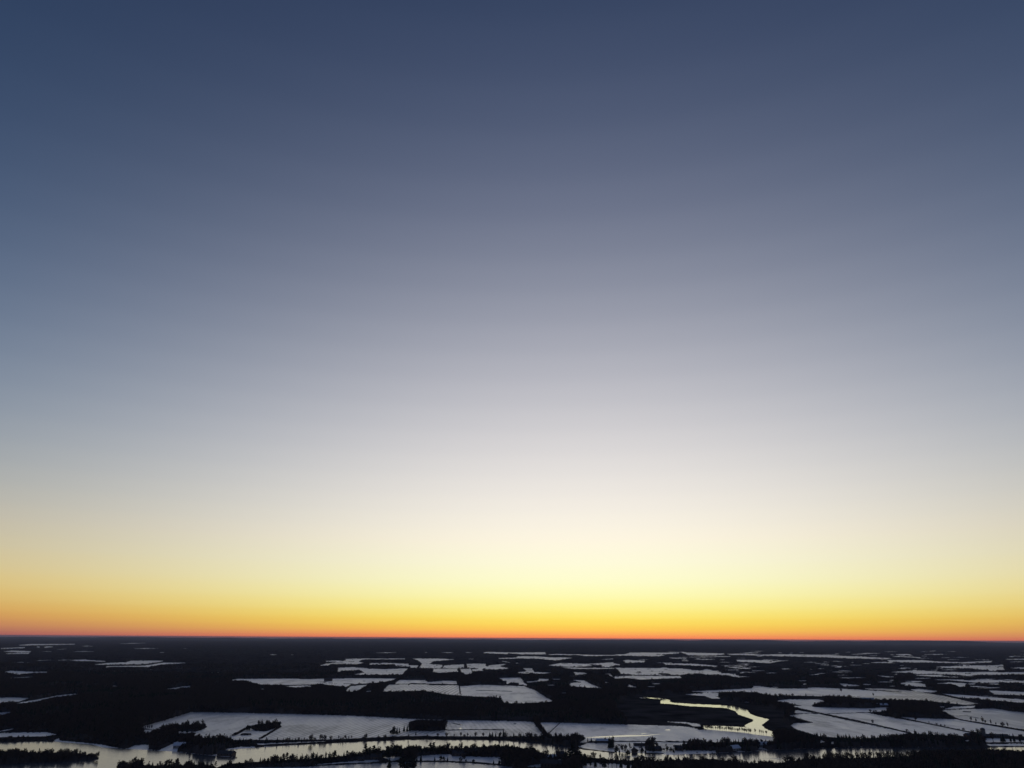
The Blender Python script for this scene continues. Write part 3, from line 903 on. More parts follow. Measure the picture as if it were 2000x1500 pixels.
def instancer(name, pts, scl, rot, idx, coll, label):
    me = bpy.data.meshes.new(name)
    me.from_pydata([tuple(p) for p in pts], [], [])
    me.attributes.new('scl', 'FLOAT_VECTOR', 'POINT').data.foreach_set('vector', np.asarray(scl, np.float32).ravel())
    me.attributes.new('rot', 'FLOAT_VECTOR', 'POINT').data.foreach_set('vector', np.asarray(rot, np.float32).ravel())
    me.attributes.new('idx', 'INT', 'POINT').data.foreach_set('value', np.asarray(idx, np.int32))
    o = obj(name, me)
    t = bpy.data.node_groups.new(name, 'GeometryNodeTree')
    t.interface.new_socket('Geometry', in_out='INPUT', socket_type='NodeSocketGeometry')
    t.interface.new_socket('Geometry', in_out='OUTPUT', socket_type='NodeSocketGeometry')
    gi, go = t.nodes.new('NodeGroupInput'), t.nodes.new('NodeGroupOutput')
    ci = t.nodes.new('GeometryNodeCollectionInfo')
    ci.inputs['Collection'].default_value = coll
    ci.inputs['Separate Children'].default_value = True
    ci.inputs['Reset Children'].default_value = True
    iop = t.nodes.new('GeometryNodeInstanceOnPoints')
    iop.inputs['Pick Instance'].default_value = True

    def na(nm, typ):
        n = t.nodes.new('GeometryNodeInputNamedAttribute')
        n.data_type = typ
        n.inputs[0].default_value = nm
        return n.outputs[0]
    L = t.links.new
    L(gi.outputs[0], iop.inputs['Points'])
    L(ci.outputs[0], iop.inputs['Instance'])
    L(na('idx', 'INT'), iop.inputs['Instance Index'])
    e2r = t.nodes.new('FunctionNodeEulerToRotation')
    L(na('rot', 'FLOAT_VECTOR'), e2r.inputs[0])
    L(e2r.outputs[0], iop.inputs['Rotation'])
    L(na('scl', 'FLOAT_VECTOR'), iop.inputs['Scale'])
    L(iop.outputs[0], go.inputs[0])
    md = o.modifiers.new('trees', 'NODES')
    md.node_group = t
    return tag(o, label, 'wood', None, 'stuff')


WOODSET = proto_collection('woodset', [PROTO['bare'][0], PROTO['bare'][1], PROTO['tall'][0], PROTO['tall'][1], PROTO['spruce'][0], PROTO['spruce'][2], PROTO['bush'][0]])


def shell(name, y0, y1, step, du, low, label, far):
    """closed brush and canopy mass of the woods between two distances"""
    rows = int(math.log(y1 / y0) / step) + 1
    Y = y0 * np.exp(np.arange(rows) * step)
    u = np.arange(U0 + .002, U1 - .002, du)
    UU, YY = np.meshgrid(u, Y)
    UU = UU + rng.uniform(-.35, .35, UU.shape) * du
    YY = YY * (1 + rng.uniform(-.35, .35, YY.shape) * step)
    hm = hmax_at(UU, CAMH / YY)
    X = UU * YY
    cap = 7.5 + 8.5 * lattice(X / 260.0, YY / 260.0, 5) + 3.0 * lattice(X / 45.0, YY / 45.0, 6)
    hm0 = hm
    if far:
        hm = hm + np.where(hm > .8, np.minimum(np.abs(rng.normal(0, 1.0, hm.shape)) * 2.6, at_cell(OVER, UU, CAMH / YY)) * (rng.random(hm.shape) < .35), 0.0)
    H = bank_cap(UU, CAMH / YY, np.minimum(cap, hm))
    if far:
        H = H * (0.62 + 0.38 * rng.random(H.shape))
    else:
        H = H * (low + 0.22 * rng.random(H.shape))
    on = hm0 > 0.45
    Z = np.where(on, H, -0.4)
    nr, nc = Z.shape
    idx = np.arange(nr * nc).reshape(nr, nc)
    q = np.stack([idx[:-1, :-1], idx[:-1, 1:], idx[1:, 1:], idx[1:, :-1]], -1)
    keep = on[:-1, :-1] | on[:-1, 1:] | on[1:, 1:] | on[1:, :-1]
    q = q[keep]
    used = np.unique(q)
    remap = np.full(nr * nc, -1)
    remap[used] = np.arange(len(used))
    V = np.stack([X, YY, Z], -1).reshape(-1, 3)[used]
    q = remap[q]
    me = bpy.data.meshes.new(name)
    me.vertices.add(len(V))
    me.vertices.foreach_set('co', V.astype(np.float32).ravel())
    me.loops.add(q.size)
    me.loops.foreach_set('vertex_index', q.astype(np.int32).ravel())
    me.polygons.add(len(q))
    me.polygons.foreach_set('loop_start', np.arange(0, q.size, 4, dtype=np.int32))
    me.polygons.foreach_set('loop_total', np.full(len(q), 4, np.int32))
    me.update(calc_edges=True)
    me.validate()
    me.materials.append(CANOPY)
    return tag(obj(name, me), label, 'wood', None, 'stuff')


shell('far_woods', 2550.0, 29000.0, 0.011, 0.0014, .6, 'far dark woods and hedgerows between the snowy fields', True)
shell('wood_undergrowth', 740.0, 2600.0, 0.0055, 0.0014, .38, 'dark undergrowth of the nearer woods', False)

# single trees of the nearer woods, too dense to count
def scatter(y0, y1, space, seed, rag=2.0, mix=.66):
    r = np.random.default_rng(seed)
    area = 0.5 * (U1 - U0) * (y1 * y1 - y0 * y0)
    n = int(area / space ** 2)
    Y = np.sqrt(r.uniform(y0 * y0, y1 * y1, n))
    u = r.uniform(U0, U1, n)
    hm = hmax_at(u, CAMH / Y)
    X = u * Y
    want = (7.5 + 8.0 * lattice(X / 260.0, Y / 260.0, 5) + 3.0 * lattice(X / 45.0, Y / 45.0, 6)) * r.uniform(.7, 1.12, n)
    up = np.where(hm > 2.5, np.abs(r.normal(0, 1.0, n)) * rag * (r.random(n) < .4), 0.0)
    h = np.minimum(want, hm * r.uniform(.7, 1.0, n) + np.minimum(up, at_cell(OVER, u, CAMH / Y)))
    h = bank_cap(u, CAMH / Y, h)
    ok = (hm > 1.2) & (h > 1.0)
    X, Y, h, want = X[ok], Y[ok], h[ok], want[ok]
    n = len(X)
    con = lattice(X / 140.0, Y / 140.0, 9) + r.uniform(-.25, .25, n)
    kind = np.where(con > mix, r.integers(4, 6, n), r.integers(0, 4, n))
    kind = np.where(h < 3.6, 6, kind)
    sz = h / 10.0
    wid = np.where(kind == 6, np.maximum(sz, .18), np.maximum(sz, .6)) * r.uniform(.85, 1.25, n)
    return (np.stack([X, Y, np.zeros(n)], -1), np.stack([wid, wid, sz], -1),
            np.stack([np.zeros(n), np.zeros(n), r.uniform(0, 6.28, n)], -1), kind)


instancer('near_wood', *scatter(740, 1150, 5.2, 21, 3.2, .58), WOODSET, 'dark leafless trees massed along both banks of the river')
instancer('wood', *scatter(1150, 1900, 7.0, 22), WOODSET, 'dark belt of winter forest beyond the snowy fields')
instancer('wood', *scatter(1900, 3300, 10.5, 23), WOODSET, 'dark woods around the middle distance fields')

# ------------------------------------------------------------------ trees one can tell apart
ORD = ['first', 'second', 'third', 'fourth', 'fifth', 'sixth', 'seventh', 'eighth', 'ninth', 'tenth', 'eleventh', 'twelfth', 'thirteenth', 'fourteenth', 'fifteenth',
       'sixteenth', 'seventeenth', 'eighteenth', 'nineteenth', 'twentieth']


def ordinal(n):
    if n <= 20:
        return ORD[n - 1]
    s = 'th' if n % 100 in (11, 12, 13) else {1: 'st', 2: 'nd', 3: 'rd'}.get(n % 10, 'th')
    return '%d%s' % (n, s)


cnt = {}


def tree_row(group, where, items):
    """items: (photo x, photo y of the foot, photo y of the top, kind)"""
    items = sorted(items)
    per = {}
    for it in items:
        per.setdefault(NAMES[it[3]][1], []).append(it)
    for ad, lst in per.items():
        for k, (x, yb, yt, kind) in enumerate(lst):
            base = gp(x, yb)
            h = px_to_m(x, yb, yb - yt)
            i = cnt.get(kind, 0)
            cnt[kind] = i + 1
            a, b = PROTO[kind][i % len(PROTO[kind])]
            o = obj(NAMES[kind][0], None, loc=base)
            s = h / 10.0
            w = max(s, 0.55) * random.uniform(.85, 1.15) if kind != 'bush' else s * random.uniform(1.0, 1.5)
            o.scale = (w, w, s)
            o.rotation_euler = (0, 0, random.uniform(0, 6.28))
            obj('trunk', a, o)
            obj('crown', b, o)
            cat = 'bush' if kind == 'bush' else 'tree'
            if len(lst) == 1:
                lab = 'only %s %s' % (ad, where)
            else:
                lab = '%s %s from left %s' % (ordinal(k + 1), ad, where)
            tag(o, lab, cat, group)


random.seed(77)
B, T, P_, Z_, O_, C_, U_ = 'bare', 'tall', 'spruce', 'pine', 'round', 'column', 'bush'
# this bank of the river, from left to right
near = [(232, 1508, 1488, O_), (237, 1509, 1485, O_), (249, 1508, 1486, B), (262, 1508, 1492, O_), (272, 1507, 1488, O_), (281, 1507, 1497, P_), (288, 1506, 1488, P_), (296, 1506, 1486, P_), (306, 1506, 1490, P_), (315, 1506, 1493, O_),
        (327, 1506, 1483, B), (334, 1506, 1492, O_), (344, 1505, 1481, Z_), (352, 1505, 1493, O_), (362, 1505, 1487, B), (367, 1505, 1484, B), (375, 1505, 1491, B), (382, 1504, 1496, O_), (394, 1504, 1487, B), (404, 1503, 1488, P_),
        (412, 1503, 1489, O_), (420, 1502, 1486, Z_), (434, 1501, 1494, O_), (442, 1501, 1492, O_), (448, 1501, 1484, B), (458, 1500, 1490, O_), (466, 1500, 1488, O_), (472, 1500, 1492, O_), (480, 1499, 1488, B), (490, 1498, 1491, O_), (498, 1498, 1491, O_),
        (507, 1497, 1478, P_), (515, 1497, 1481, B), (523, 1496, 1480, O_), (530, 1496, 1477, B), (537, 1496, 1476, B), (541, 1496, 1480, C_), (547, 1496, 1477, C_), (552, 1496, 1472, Z_), (559, 1495, 1470, Z_), (565, 1495, 1483, O_), (573, 1495, 1481, P_), (580, 1494, 1484, O_),
        (585, 1494, 1474, P_), (592, 1493, 1480, P_), (597, 1493, 1470, P_), (604, 1492, 1483, O_), (610, 1491, 1466, P_), (618, 1491, 1468, P_), (622, 1491, 1475, O_), (631, 1490, 1475, P_), (635, 1490, 1475, P_), (643, 1489, 1476, O_), (653, 1487, 1466, Z_),
        (660, 1487, 1474, B), (671, 1485, 1467, P_), (677, 1484, 1466, Z_), (685, 1483, 1469, O_), (693, 1483, 1467, O_), (700, 1482, 1467, P_), (706, 1482, 1471, O_), (713, 1482, 1453, Z_), (721, 1482, 1459, Z_), (729, 1482, 1456, Z_), (736, 1481, 1464, O_),
        (745, 1481, 1467, O_), (752, 1480, 1467, O_), (758, 1480, 1461, C_), (766, 1480, 1451, C_), (773, 1479, 1450, C_), (781, 1478, 1457, C_), (791, 1477, 1460, O_), (798, 1477, 1459, O_), (806, 1476, 1453, P_), (812, 1475, 1455, B), (820, 1475, 1457, O_),
        (833, 1474, 1458, O_), (840, 1474, 1451, Z_), (846, 1474, 1450, Z_), (849, 1473, 1457, P_), (857, 1473, 1457, O_), (863, 1473, 1457, O_), (870, 1472, 1460, O_), (875, 1472, 1450, B), (890, 1472, 1456, B), (900, 1471, 1450, B), (909, 1471, 1454, C_), (926, 1471, 1452, B),
        (937, 1471, 1457, O_), (948, 1471, 1457, O_), (957, 1471, 1455, O_), (967, 1471, 1453, C_), (973, 1472, 1450, C_), (983, 1476, 1452, P_), (988, 1476, 1452, P_), (993, 1476, 1450, P_), (999, 1476, 1454, P_), (1005, 1477, 1453, P_), (1013, 1478, 1457, P_),
        (1020, 1480, 1459, P_), (1026, 1480, 1458, P_), (1031, 1481, 1458, P_), (1040, 1481, 1455, O_), (1047, 1483, 1466, P_), (1053, 1484, 1467, P_), (1060, 1485, 1470, O_), (1068, 1486, 1461, T), (1076, 1486, 1472, O_), (1083, 1486, 1467, P_), (1091, 1487, 1460, T), (1099, 1488, 1476, O_)]
tree_row('trees along the near river bank', 'on the near river bank', near)
front = [(1105, 1496, 1462, P_), (1112, 1497, 1462, Z_), (1119, 1497, 1455, Z_), (1129, 1496, 1459, T), (1134, 1496, 1468, C_), (1143, 1496, 1472, P_), (1153, 1497, 1474, O_), (1163, 1498, 1477, P_), (1172, 1498, 1481, B), (1180, 1499, 1479, O_), (1188, 1500, 1480, T),
         (1196, 1500, 1477, T), (1205, 1500, 1472, T), (1213, 1500, 1477, P_), (1221, 1501, 1479, B), (1228, 1501, 1480, P_), (1236, 1502, 1480, P_), (1243, 1502, 1475, C_), (1250, 1502, 1481, O_), (1263, 1502, 1479, B), (1271, 1503, 1480, B), (1277, 1503, 1473, T), (1285, 1502, 1480, P_), (1293, 1502, 1483, B), (1301, 1502, 1484, B),
         (1435, 1500, 1474, B), (1445, 1500, 1483, B), (1470, 1500, 1486, P_), (1482, 1500, 1485, P_), (1492, 1500, 1487, P_), (1499, 1500, 1484, P_), (1508, 1500, 1486, P_), (1540, 1498, 1476, B), (1550, 1497, 1477, B), (1561, 1496, 1480, B), (1580, 1495, 1471, B), (1590, 1494, 1474, B)]
tree_row('trees in front of the river right of centre', 'in front of the river right of centre', front)
rowx = np.random.default_rng(8)
right = [(x + rowx.uniform(-1.5, 1.5), 1487 - (x - 1600) * .03, 1468 + rowx.uniform(-2, 6) - (x - 1600) * .015, T if rowx.random() < .6 else B) for x in range(1603, 1800, 5)]
tree_row('thin trees against the river at the right', 'in the thin row against the river at right', right)
tree_row('low crowns against the last stretch of river', 'against the river at the right edge',
         [(x + rowx.uniform(-2, 2), 1480, 1461 + rowx.uniform(0, 6), B if rowx.random() < .7 else O_) for x in range(1925, 2004, 8)])
tree_row('small trees on the snow by the lake ice', 'on the snow above the lake ice',
         [(814, 1487, 1477, P_), (822, 1487, 1470, P_), (849, 1487, 1477, P_), (861, 1485, 1476, O_), (867, 1485, 1477, O_), (874, 1486, 1478, P_), (900, 1487, 1477, O_), (906, 1487, 1472, B), (910, 1487, 1481, P_), (925, 1489, 1483, O_), (964, 1493, 1484, P_), (975, 1493, 1485, O_), (981, 1494, 1470, Z_),
          (986, 1495, 1474, P_), (992, 1497, 1474, P_), (760, 1500, 1478, P_), (785, 1502, 1477, O_), (794, 1500, 1479, P_), (803, 1502, 1478, O_), (1012, 1500, 1478, P_), (1022, 1500, 1482, O_), (1090, 1500, 1484, P_)])
# the far bank
rowx = np.random.default_rng(18)
fb = [(276, 1425, 1416, T), (279, 1425, 1417, T), (283, 1425, 1416, T), (287, 1425, 1415, T), (291, 1425, 1415, T), (295, 1425, 1415, T), (317, 1426, 1412, P_), (332, 1426, 1414, P_), (356, 1430, 1419, P_), (365, 1431, 1420, P_)]
tree_row('trees at the left corner of the furrowed field', 'at the left corner of the furrowed field', fb)
far = [(541, 1452, 1439, P_), (553, 1451, 1440, P_), (519, 1452, 1438, P_), (560, 1450, 1441, B), (565, 1450, 1439, T), (571, 1450, 1441, P_), (577, 1450, 1440, P_), (583, 1450, 1440, B), (589, 1449, 1441, P_), (594, 1449, 1440, T), (599, 1449, 1441, P_),
       (607, 1451, 1434, B), (614, 1449, 1440, B), (626, 1447, 1434, B), (630, 1447, 1437, T), (634, 1448, 1435, B), (646, 1447, 1437, B), (661, 1445, 1436, T), (666, 1445, 1440, P_), (674, 1444, 1436, B), (681, 1444, 1437, T), (686, 1444, 1436, T),
       (764, 1434, 1425, O_), (769, 1435, 1418, O_), (775, 1434, 1419, P_), (780, 1432, 1420, P_), (789, 1429, 1416, P_), (795, 1429, 1415, P_), (800, 1428, 1414, P_),
       (855, 1439, 1432, B), (872, 1440, 1431, B), (887, 1440, 1433, T), (900, 1440, 1430, B), (907, 1440, 1434, B), (913, 1440, 1431, T), (918, 1440, 1435, P_), (929, 1440, 1430, B), (944, 1440, 1431, B), (962, 1440, 1428, P_), (968, 1440, 1430, P_), (977, 1440, 1430, B), (983, 1440, 1422, P_), (987, 1440, 1428, O_), (812, 1436, 1428, P_)]
tree_row('trees along the far bank left of centre', 'along the far bank left of centre', far)
tree_row('tall trees of the copse on the furrowed field edge', 'in the broad copse beside the ploughed field',
         [(800 + i * 3.4 + rowx.uniform(-1, 1), 1427 - rowx.uniform(0, 2), 1405 + (1 - min(1, i / 5)) * 8 + rowx.uniform(-1, 4), T if rowx.random() < .6 else B) for i in range(21)])
tree_row('trees of the small copse on the furrowed field', 'in the small copse on the furrowed field',
         [(484 + i * 3.6 + rowx.uniform(-1, 1), 1427 - i * .5, 1417 - i * .45 + rowx.uniform(-1.5, 3), O_ if rowx.random() < .5 else B) for i in range(18)])
tree_row('trees of the hedge at the left end of the furrowed field', 'in the dark hedge left on the furrowed field',
         [(318 + i * 4.4 + rowx.uniform(-1, 1), 1428 - i * .1, 1415 + rowx.uniform(-2, 4), T if rowx.random() < .6 else P_) for i in range(19)])
tree_row('brush trees on the river island', 'on the brushy island at left',
         [(2 + i * 6.2 + rowx.uniform(-2, 2), 1484 - i * .05, 1464 + i * .2 + rowx.uniform(-3, 4), B) for i in range(31)])
farr = [(1148, 1449, 1440, P_), (1155, 1449, 1440, P_), (1164, 1449, 1443, P_), (1168, 1449, 1441, P_), (1183, 1450, 1440, T), (1190, 1461, 1441, P_), (1195, 1461, 1439, P_), (1204, 1471, 1455, O_), (1216, 1468, 1454, B), (1222, 1468, 1454, B), (1227, 1475, 1463, O_), (1230, 1462, 1450, T), (1238, 1470, 1462, O_), (1254, 1473, 1458, O_),
        (1269, 1467, 1445, P_), (1276, 1466, 1448, B), (1283, 1462, 1449, B), (1278, 1467, 1459, O_), (1290, 1467, 1460, O_), (1303, 1467, 1457, O_), (1297, 1467, 1461, B), (1321, 1466, 1458, O_), (1331, 1466, 1457, B), (1244, 1471, 1463, B), (1261, 1471, 1462, P_), (1210, 1471, 1460, P_), (1341, 1466, 1452, P_), (1311, 1467, 1460, O_), (1316, 1470, 1460, P_), (1335, 1465, 1449, P_), (1350, 1467, 1443, B), (1356, 1466, 1450, P_), (1363, 1465, 1449, B), (1375, 1465, 1448, P_), (1387, 1465, 1448, P_), (1395, 1464, 1449, O_),
        (1408, 1463, 1445, P_), (1412, 1463, 1443, P_), (1421, 1463, 1445, P_), (1428, 1463, 1448, B), (1434, 1463, 1443, P_), (1438, 1462, 1442, P_), (1444, 1464, 1442, P_), (1452, 1466, 1441, P_), (1456, 1463, 1440, B), (1462, 1462, 1449, P_), (1468, 1461, 1446, B), (1478, 1460, 1443, B), (1489, 1459, 1443, P_), (1493, 1459, 1446, P_), (1505, 1459, 1445, B),
        (1515, 1458, 1442, B), (1520, 1458, 1439, T), (1526, 1458, 1441, B), (1533, 1458, 1442, T), (1540, 1458, 1441, B), (1548, 1457, 1440, T), (1556, 1457, 1441, B), (1565, 1457, 1441, T), (1576, 1456, 1442, B), (1588, 1456, 1441, B)]
tree_row('trees along the far bank right of centre', 'along the far bank right of centre', farr)
tree_row('bare trees edging the right hand fields', 'in the belt edging the right fields',
         [(x + rowx.uniform(-1.5, 1.5), 1449, yt + rowx.uniform(-2, 1.5), k) for x, yt, k in
          [(1612, 1434, B), (1622, 1440, T), (1639, 1434, T), (1648, 1439, T), (1655, 1438, B), (1663, 1438, T), (1669, 1440, T), (1677, 1439, B), (1690, 1443, B), (1698, 1442, T), (1707, 1436, B), (1714, 1440, T), (1720, 1436, B), (1727, 1434, B), (1737, 1434, B), (1744, 1436, T),
           (1752, 1434, B), (1761, 1436, T), (1785, 1433, B), (1795, 1432, P_), (1804, 1434, P_), (1812, 1431, P_), (1823, 1431, O_), (1830, 1433, P_), (1841, 1432, P_), (1855, 1437, T), (1861, 1434, P_), (1869, 1431, B), (1874, 1437, T), (1880, 1437, P_), (1941, 1430, B), (1956, 1431, P_), (1961, 1432, P_), (1974, 1431, P_), (1980, 1433, P_), (1994, 1434, P_)]])
tree_row('scrub trees on the spit by the creek', 'on the spit beside the creek',
         [(x, 1424 + (x - 1370) * .085, 1413.5 + (x - 1370) * .085 + rowx.uniform(-1, 3), T if rowx.random() < .5 else B) for x in (1371, 1374, 1378, 1381, 1385, 1389, 1393, 1398, 1402, 1406, 1411, 1415, 1419, 1424, 1428, 1432, 1436, 1441, 1445, 1450, 1454, 1458, 1462, 1466, 1475, 1484, 1487, 1491, 1497)])
tree_row('shrubs around the riverside cottages', 'among the riverside cottages',
         [(x, y, y - rowx.uniform(3, 6.5), U_) for x, y in [(1203 + i * 5.7 + rowx.uniform(-2, 2), 1470 + i * .06 - rowx.uniform(0, 14)) for i in range(34)]])
tree_row('trees standing in the right hand fields', 'standing in the right hand fields',
         [(1705, 1415, 1405.5, B), (1772, 1430.5, 1424, B), (1700, 1392, 1385.5, B), (1711, 1391, 1387, B), (1724, 1393, 1386.5, B), (1735, 1390, 1380, B), (1759, 1405, 1398, T), (1773, 1407, 1403, U_), (1789, 1409, 1399, B), (1815, 1413, 1408.5, T), (1643, 1352, 1344, B), (1706, 1360, 1353.5, B),
          (1830, 1416, 1411, U_), (1838, 1418, 1413, P_), (1846, 1420, 1415, T), (1872, 1427, 1421.5, U_), (1882, 1428, 1421.5, B), (1897, 1408, 1400, B), (1907, 1411, 1402.5, T), (1920, 1414, 1399.5, T), (1925, 1414, 1406, B), (1936, 1416, 1405, T), (1946, 1417, 1410.5, T), (1959, 1421, 1410, B), (1969, 1421, 1410, T),
          (1852, 1403, 1395, P_), (1860, 1404, 1396, P_)])

# ------------------------------------------------------------------ hedges and ditches
def hedge(line, h, w, label, cat='hedge', name='hedge', mat=None):
    pts = [gp(x, y) for x, y in line]
    mb = MB()
    c0 = pts[0].copy()
    for a, b in zip(pts[:-1], pts[1:]):
        L = (b - a).length
        n = max(1, int(L / 3.5))
        d = (b - a).normalized()
        s = Vector((-d.y, d.x, 0))
        prevr = None
        for i in range(n + 1):
            c = a.lerp(b, i / n) - c0
            hh = h * random.uniform(.55, 1.2)
            ww = w * random.uniform(.75, 1.2)
            row = [c - s * ww + Vector((0, 0, -.1)), c - s * ww * .7 + Vector((0, 0, hh * .7)), c + Vector((0, 0, hh)), c + s * ww * .7 + Vector((0, 0, hh * .65)), c + s * ww + Vector((0, 0, -.1))]
            if prevr:
                vs = prevr + row
                mb.add(vs, [(j, j + 1, j + 6, j + 5) for j in range(4)])
            prevr = row
    return tag(obj(name, mb.mesh(name, [mat or BRUSH]), loc=c0), label, cat)


HEDGES = [
    ([(1570, 1386), (1600, 1393), (1655, 1404), (1730, 1421), (1780, 1433)], 1.5, 2.2, 'long dark hedge running diagonally down the right fields'),
    ([(1605, 1395), (1650, 1393), (1697, 1392)], .8, 1.0, 'thin dark fence line running to the round bare trees'),
    ([(1697, 1392), (1780, 1407), (1800, 1411)], 1.6, 2.0, 'shrubby hedge below the dark copse'),
    ([(1804, 1412), (1850, 1421.5), (1870, 1425.5), (1900, 1432)], 1.2, 1.4, 'broken hedge leading down to the barn'),
    ([(1870, 1404.5), (1880, 1407), (1960, 1421), (2000, 1428), (2050, 1436)], 1.4, 1.8, 'dark hedge under the row of field trees at right'),
    ([(868, 1424), (875, 1426.5), (930, 1425), (985, 1426)], 1.0, 1.6, 'dark ditch bank crossing below the ploughed field'),
    ([(1093, 1412.5), (1070, 1434)], .5, .8, 'thin dark ditch line slanting right of the broad ditch'),
    ([(1047, 1409), (1069, 1439)], 2.8, 3.6, 'broad dark scrub ditch between the two long fields'),
    ([(1140, 1451), (1200, 1448.5), (1260, 1448.5), (1400, 1451.5), (1500, 1450)], .9, 1.2, 'dark roadside hedge behind the riverside houses'),
    ([(1300, 1447.5), (1350, 1448)], .5, .6, 'faint fence line above the roadside hedge'),
    ([(455, 1437), (465, 1432), (487, 1420)], 2.4, 2.2, 'dark hedge running up to the small copse from lower left'),
    ([(508, 1443), (520, 1436), (548, 1419)], 1.6, 2.0, 'dark hedge slanting down from the right tip of the copse'),
    ([(473, 1436), (480, 1435), (488, 1435.5)], 2.5, 3.5, 'small dark scrub patch below the copse'),
    ([(275, 1425), (297, 1425)], .6, 1.0, 'dark fence line at the left corner of the furrowed field'),
    ([(500, 1458), (560, 1454.5), (620, 1451.5), (690, 1448), (800, 1443.5), (950, 1444), (1000, 1446)], 1.5, 3.0, 'dark brushy lip of the far river bank'),
    ([(640, 1446), (700, 1444), (760, 1440), (800, 1438.8), (870, 1439.5), (985, 1440.5)], 1.1, 2.5, 'dark hedge along the river road'),
    ([(420, 1503), (500, 1498), (600, 1496.2), (700, 1491.5), (757, 1488.5)], 1.0, 1.6, 'dark shoreline brush of the lake ice left of the spruces'),
    ([(806, 1487.3), (870, 1487.5), (920, 1489.5), (985, 1494.5), (1010, 1497)], 1.0, 1.6, 'dark shoreline brush of the lake ice in the middle'),
    ([(1835, 1386.5), (1875, 1385), (1925, 1382.5)], 1.2, 2.5, 'dark hedge at the top of the right hand field'),
    ([(1882, 1390), (1896, 1391)], 1.2, 4.0, 'short dark brush strip in the right hand field'),
    ([(1868, 1398.5), (1888, 1398), (1912, 1403)], .5, 1.0, 'faint weedy line behind the field trees'),
    ([(1925, 1451.3), (1960, 1450.8), (2030, 1452)], 1.0, 1.5, 'dark hedge on the snow behind the barn yard'),
    ([(1935, 1458.2), (2040, 1458.5)], .8, 1.2, 'dark river edge brush at the right margin'),
    ([(1110, 1458), (1140, 1463), (1200, 1470)], .8, 1.2, 'dark brush line of the far shore under the two spruces'),
    ([(1262, 1471.5), (1296, 1472)], .9, 1.4, 'dark brush along the shore below the houses'),
    ([(1550, 1393.5), (1600, 1392.5)], .7, 1.0, 'short thin hedge at the left tip of the right fields'),
    ([(1640, 1343.5), (1690, 1347), (1760, 1352)], 1.6, 3.0, 'far dark hedge between the snowy and the stubble field'),
    ([(1820, 1353.5), (1880, 1357), (1980, 1365)], 1.5, 3.0, 'far dark hedge right of the stubble field'),
    ([(800, 1335.2), (895, 1337.3)], 1.6, 4.0, 'far dark fence row across the top of the crop row field'),
    ([(897, 1338.5), (899, 1356)], .9, 1.5, 'thin dark line at the right end of the crop rows'),
    ([(930, 1348.3), (1000, 1350.5)], .9, 3.0, 'thin dark weed line across the pale field'),
    ([(1046, 1345), (1062, 1354), (1080, 1368)], .9, 1.4, 'thin dark line along the right edge of the pale field'),
    ([(950, 1337), (985, 1339)], 1.5, 4.0, 'far dark hedge behind the pale field'),
]
random.seed(9)
for ln, h, w, lb in HEDGES:
    hedge(ln, h, w, lb)

# ------------------------------------------------------------------ buildings
def house(x, y, wid, dep, hgt, roof_h, rz, wall, roof, label, name='house', chimney=True, eave=0.4):
    o = obj(name, None, loc=gp(x, y))
    o.rotation_euler = (0, 0, R(rz))
    a, b = wid / 2, dep / 2
    mb = MB()
    mb.add([(-a, -b, -.2), (a, -b, -.2), (a, b, -.2), (-a, b, -.2), (-a, -b, hgt), (a, -b, hgt), (a, b, hgt), (-a, b, hgt), (-a, 0, hgt + roof_h), (a, 0, hgt + roof_h)],
           [(0, 1, 5, 4), (2, 3, 7, 6), (1, 2, 6, 9, 5), (3, 0, 4, 8, 7)])
    obj('wall', mb.mesh('wall', [wall]), o)
    mb = MB()
    sl = roof_h / b
    e, t = eave, .22
    for s in (-1, 1):
        p = [(-a - e, s * (b + e), hgt - e * sl), (a + e, s * (b + e), hgt - e * sl), (a + e, 0, hgt + roof_h), (-a - e, 0, hgt + roof_h)]
        q = [(c[0], c[1], c[2] + t) for c in p]
        mb.add(p + q, [(0, 1, 2, 3), (4, 5, 6, 7), (0, 1, 5, 4), (1, 2, 6, 5), (3, 0, 4, 7)])
    rf = obj('roof', mb.mesh('roof', [roof]), o)
    if chimney:
        mb = MB()
        mb.box(a * .4, a * .4 + .8, .3, 1.1, hgt + roof_h * .5, hgt + roof_h + .9)
        obj('chimney', mb.mesh('chimney', [CONCRETE]), rf)
    mb = MB()
    mb.box(-.5, .5, -.03, .03, 0, 2.1)
    d = obj('door', mb.mesh('door', [ROOFDARK]), o, loc=(a * .1, -b - .02, 0))
    wm = None
    n = max(2, int(wid / 3.2))
    for k in range(n):
        xx = -a + wid * (k + .5) / n
        if abs(xx - a * .1) < 1.1:
            continue
        for s in (-1, 1):
            if wm is None:
                q = MB()
                q.box(-.6, .6, -.04, .04, 0, 1.2)
                wm = q.mesh('window', [GLASS])
            obj('window', wm, o, loc=(xx, s * (b + .02), 1.1))
    return tag(o, label, 'barn' if name in ('barn', 'shed') else 'house')


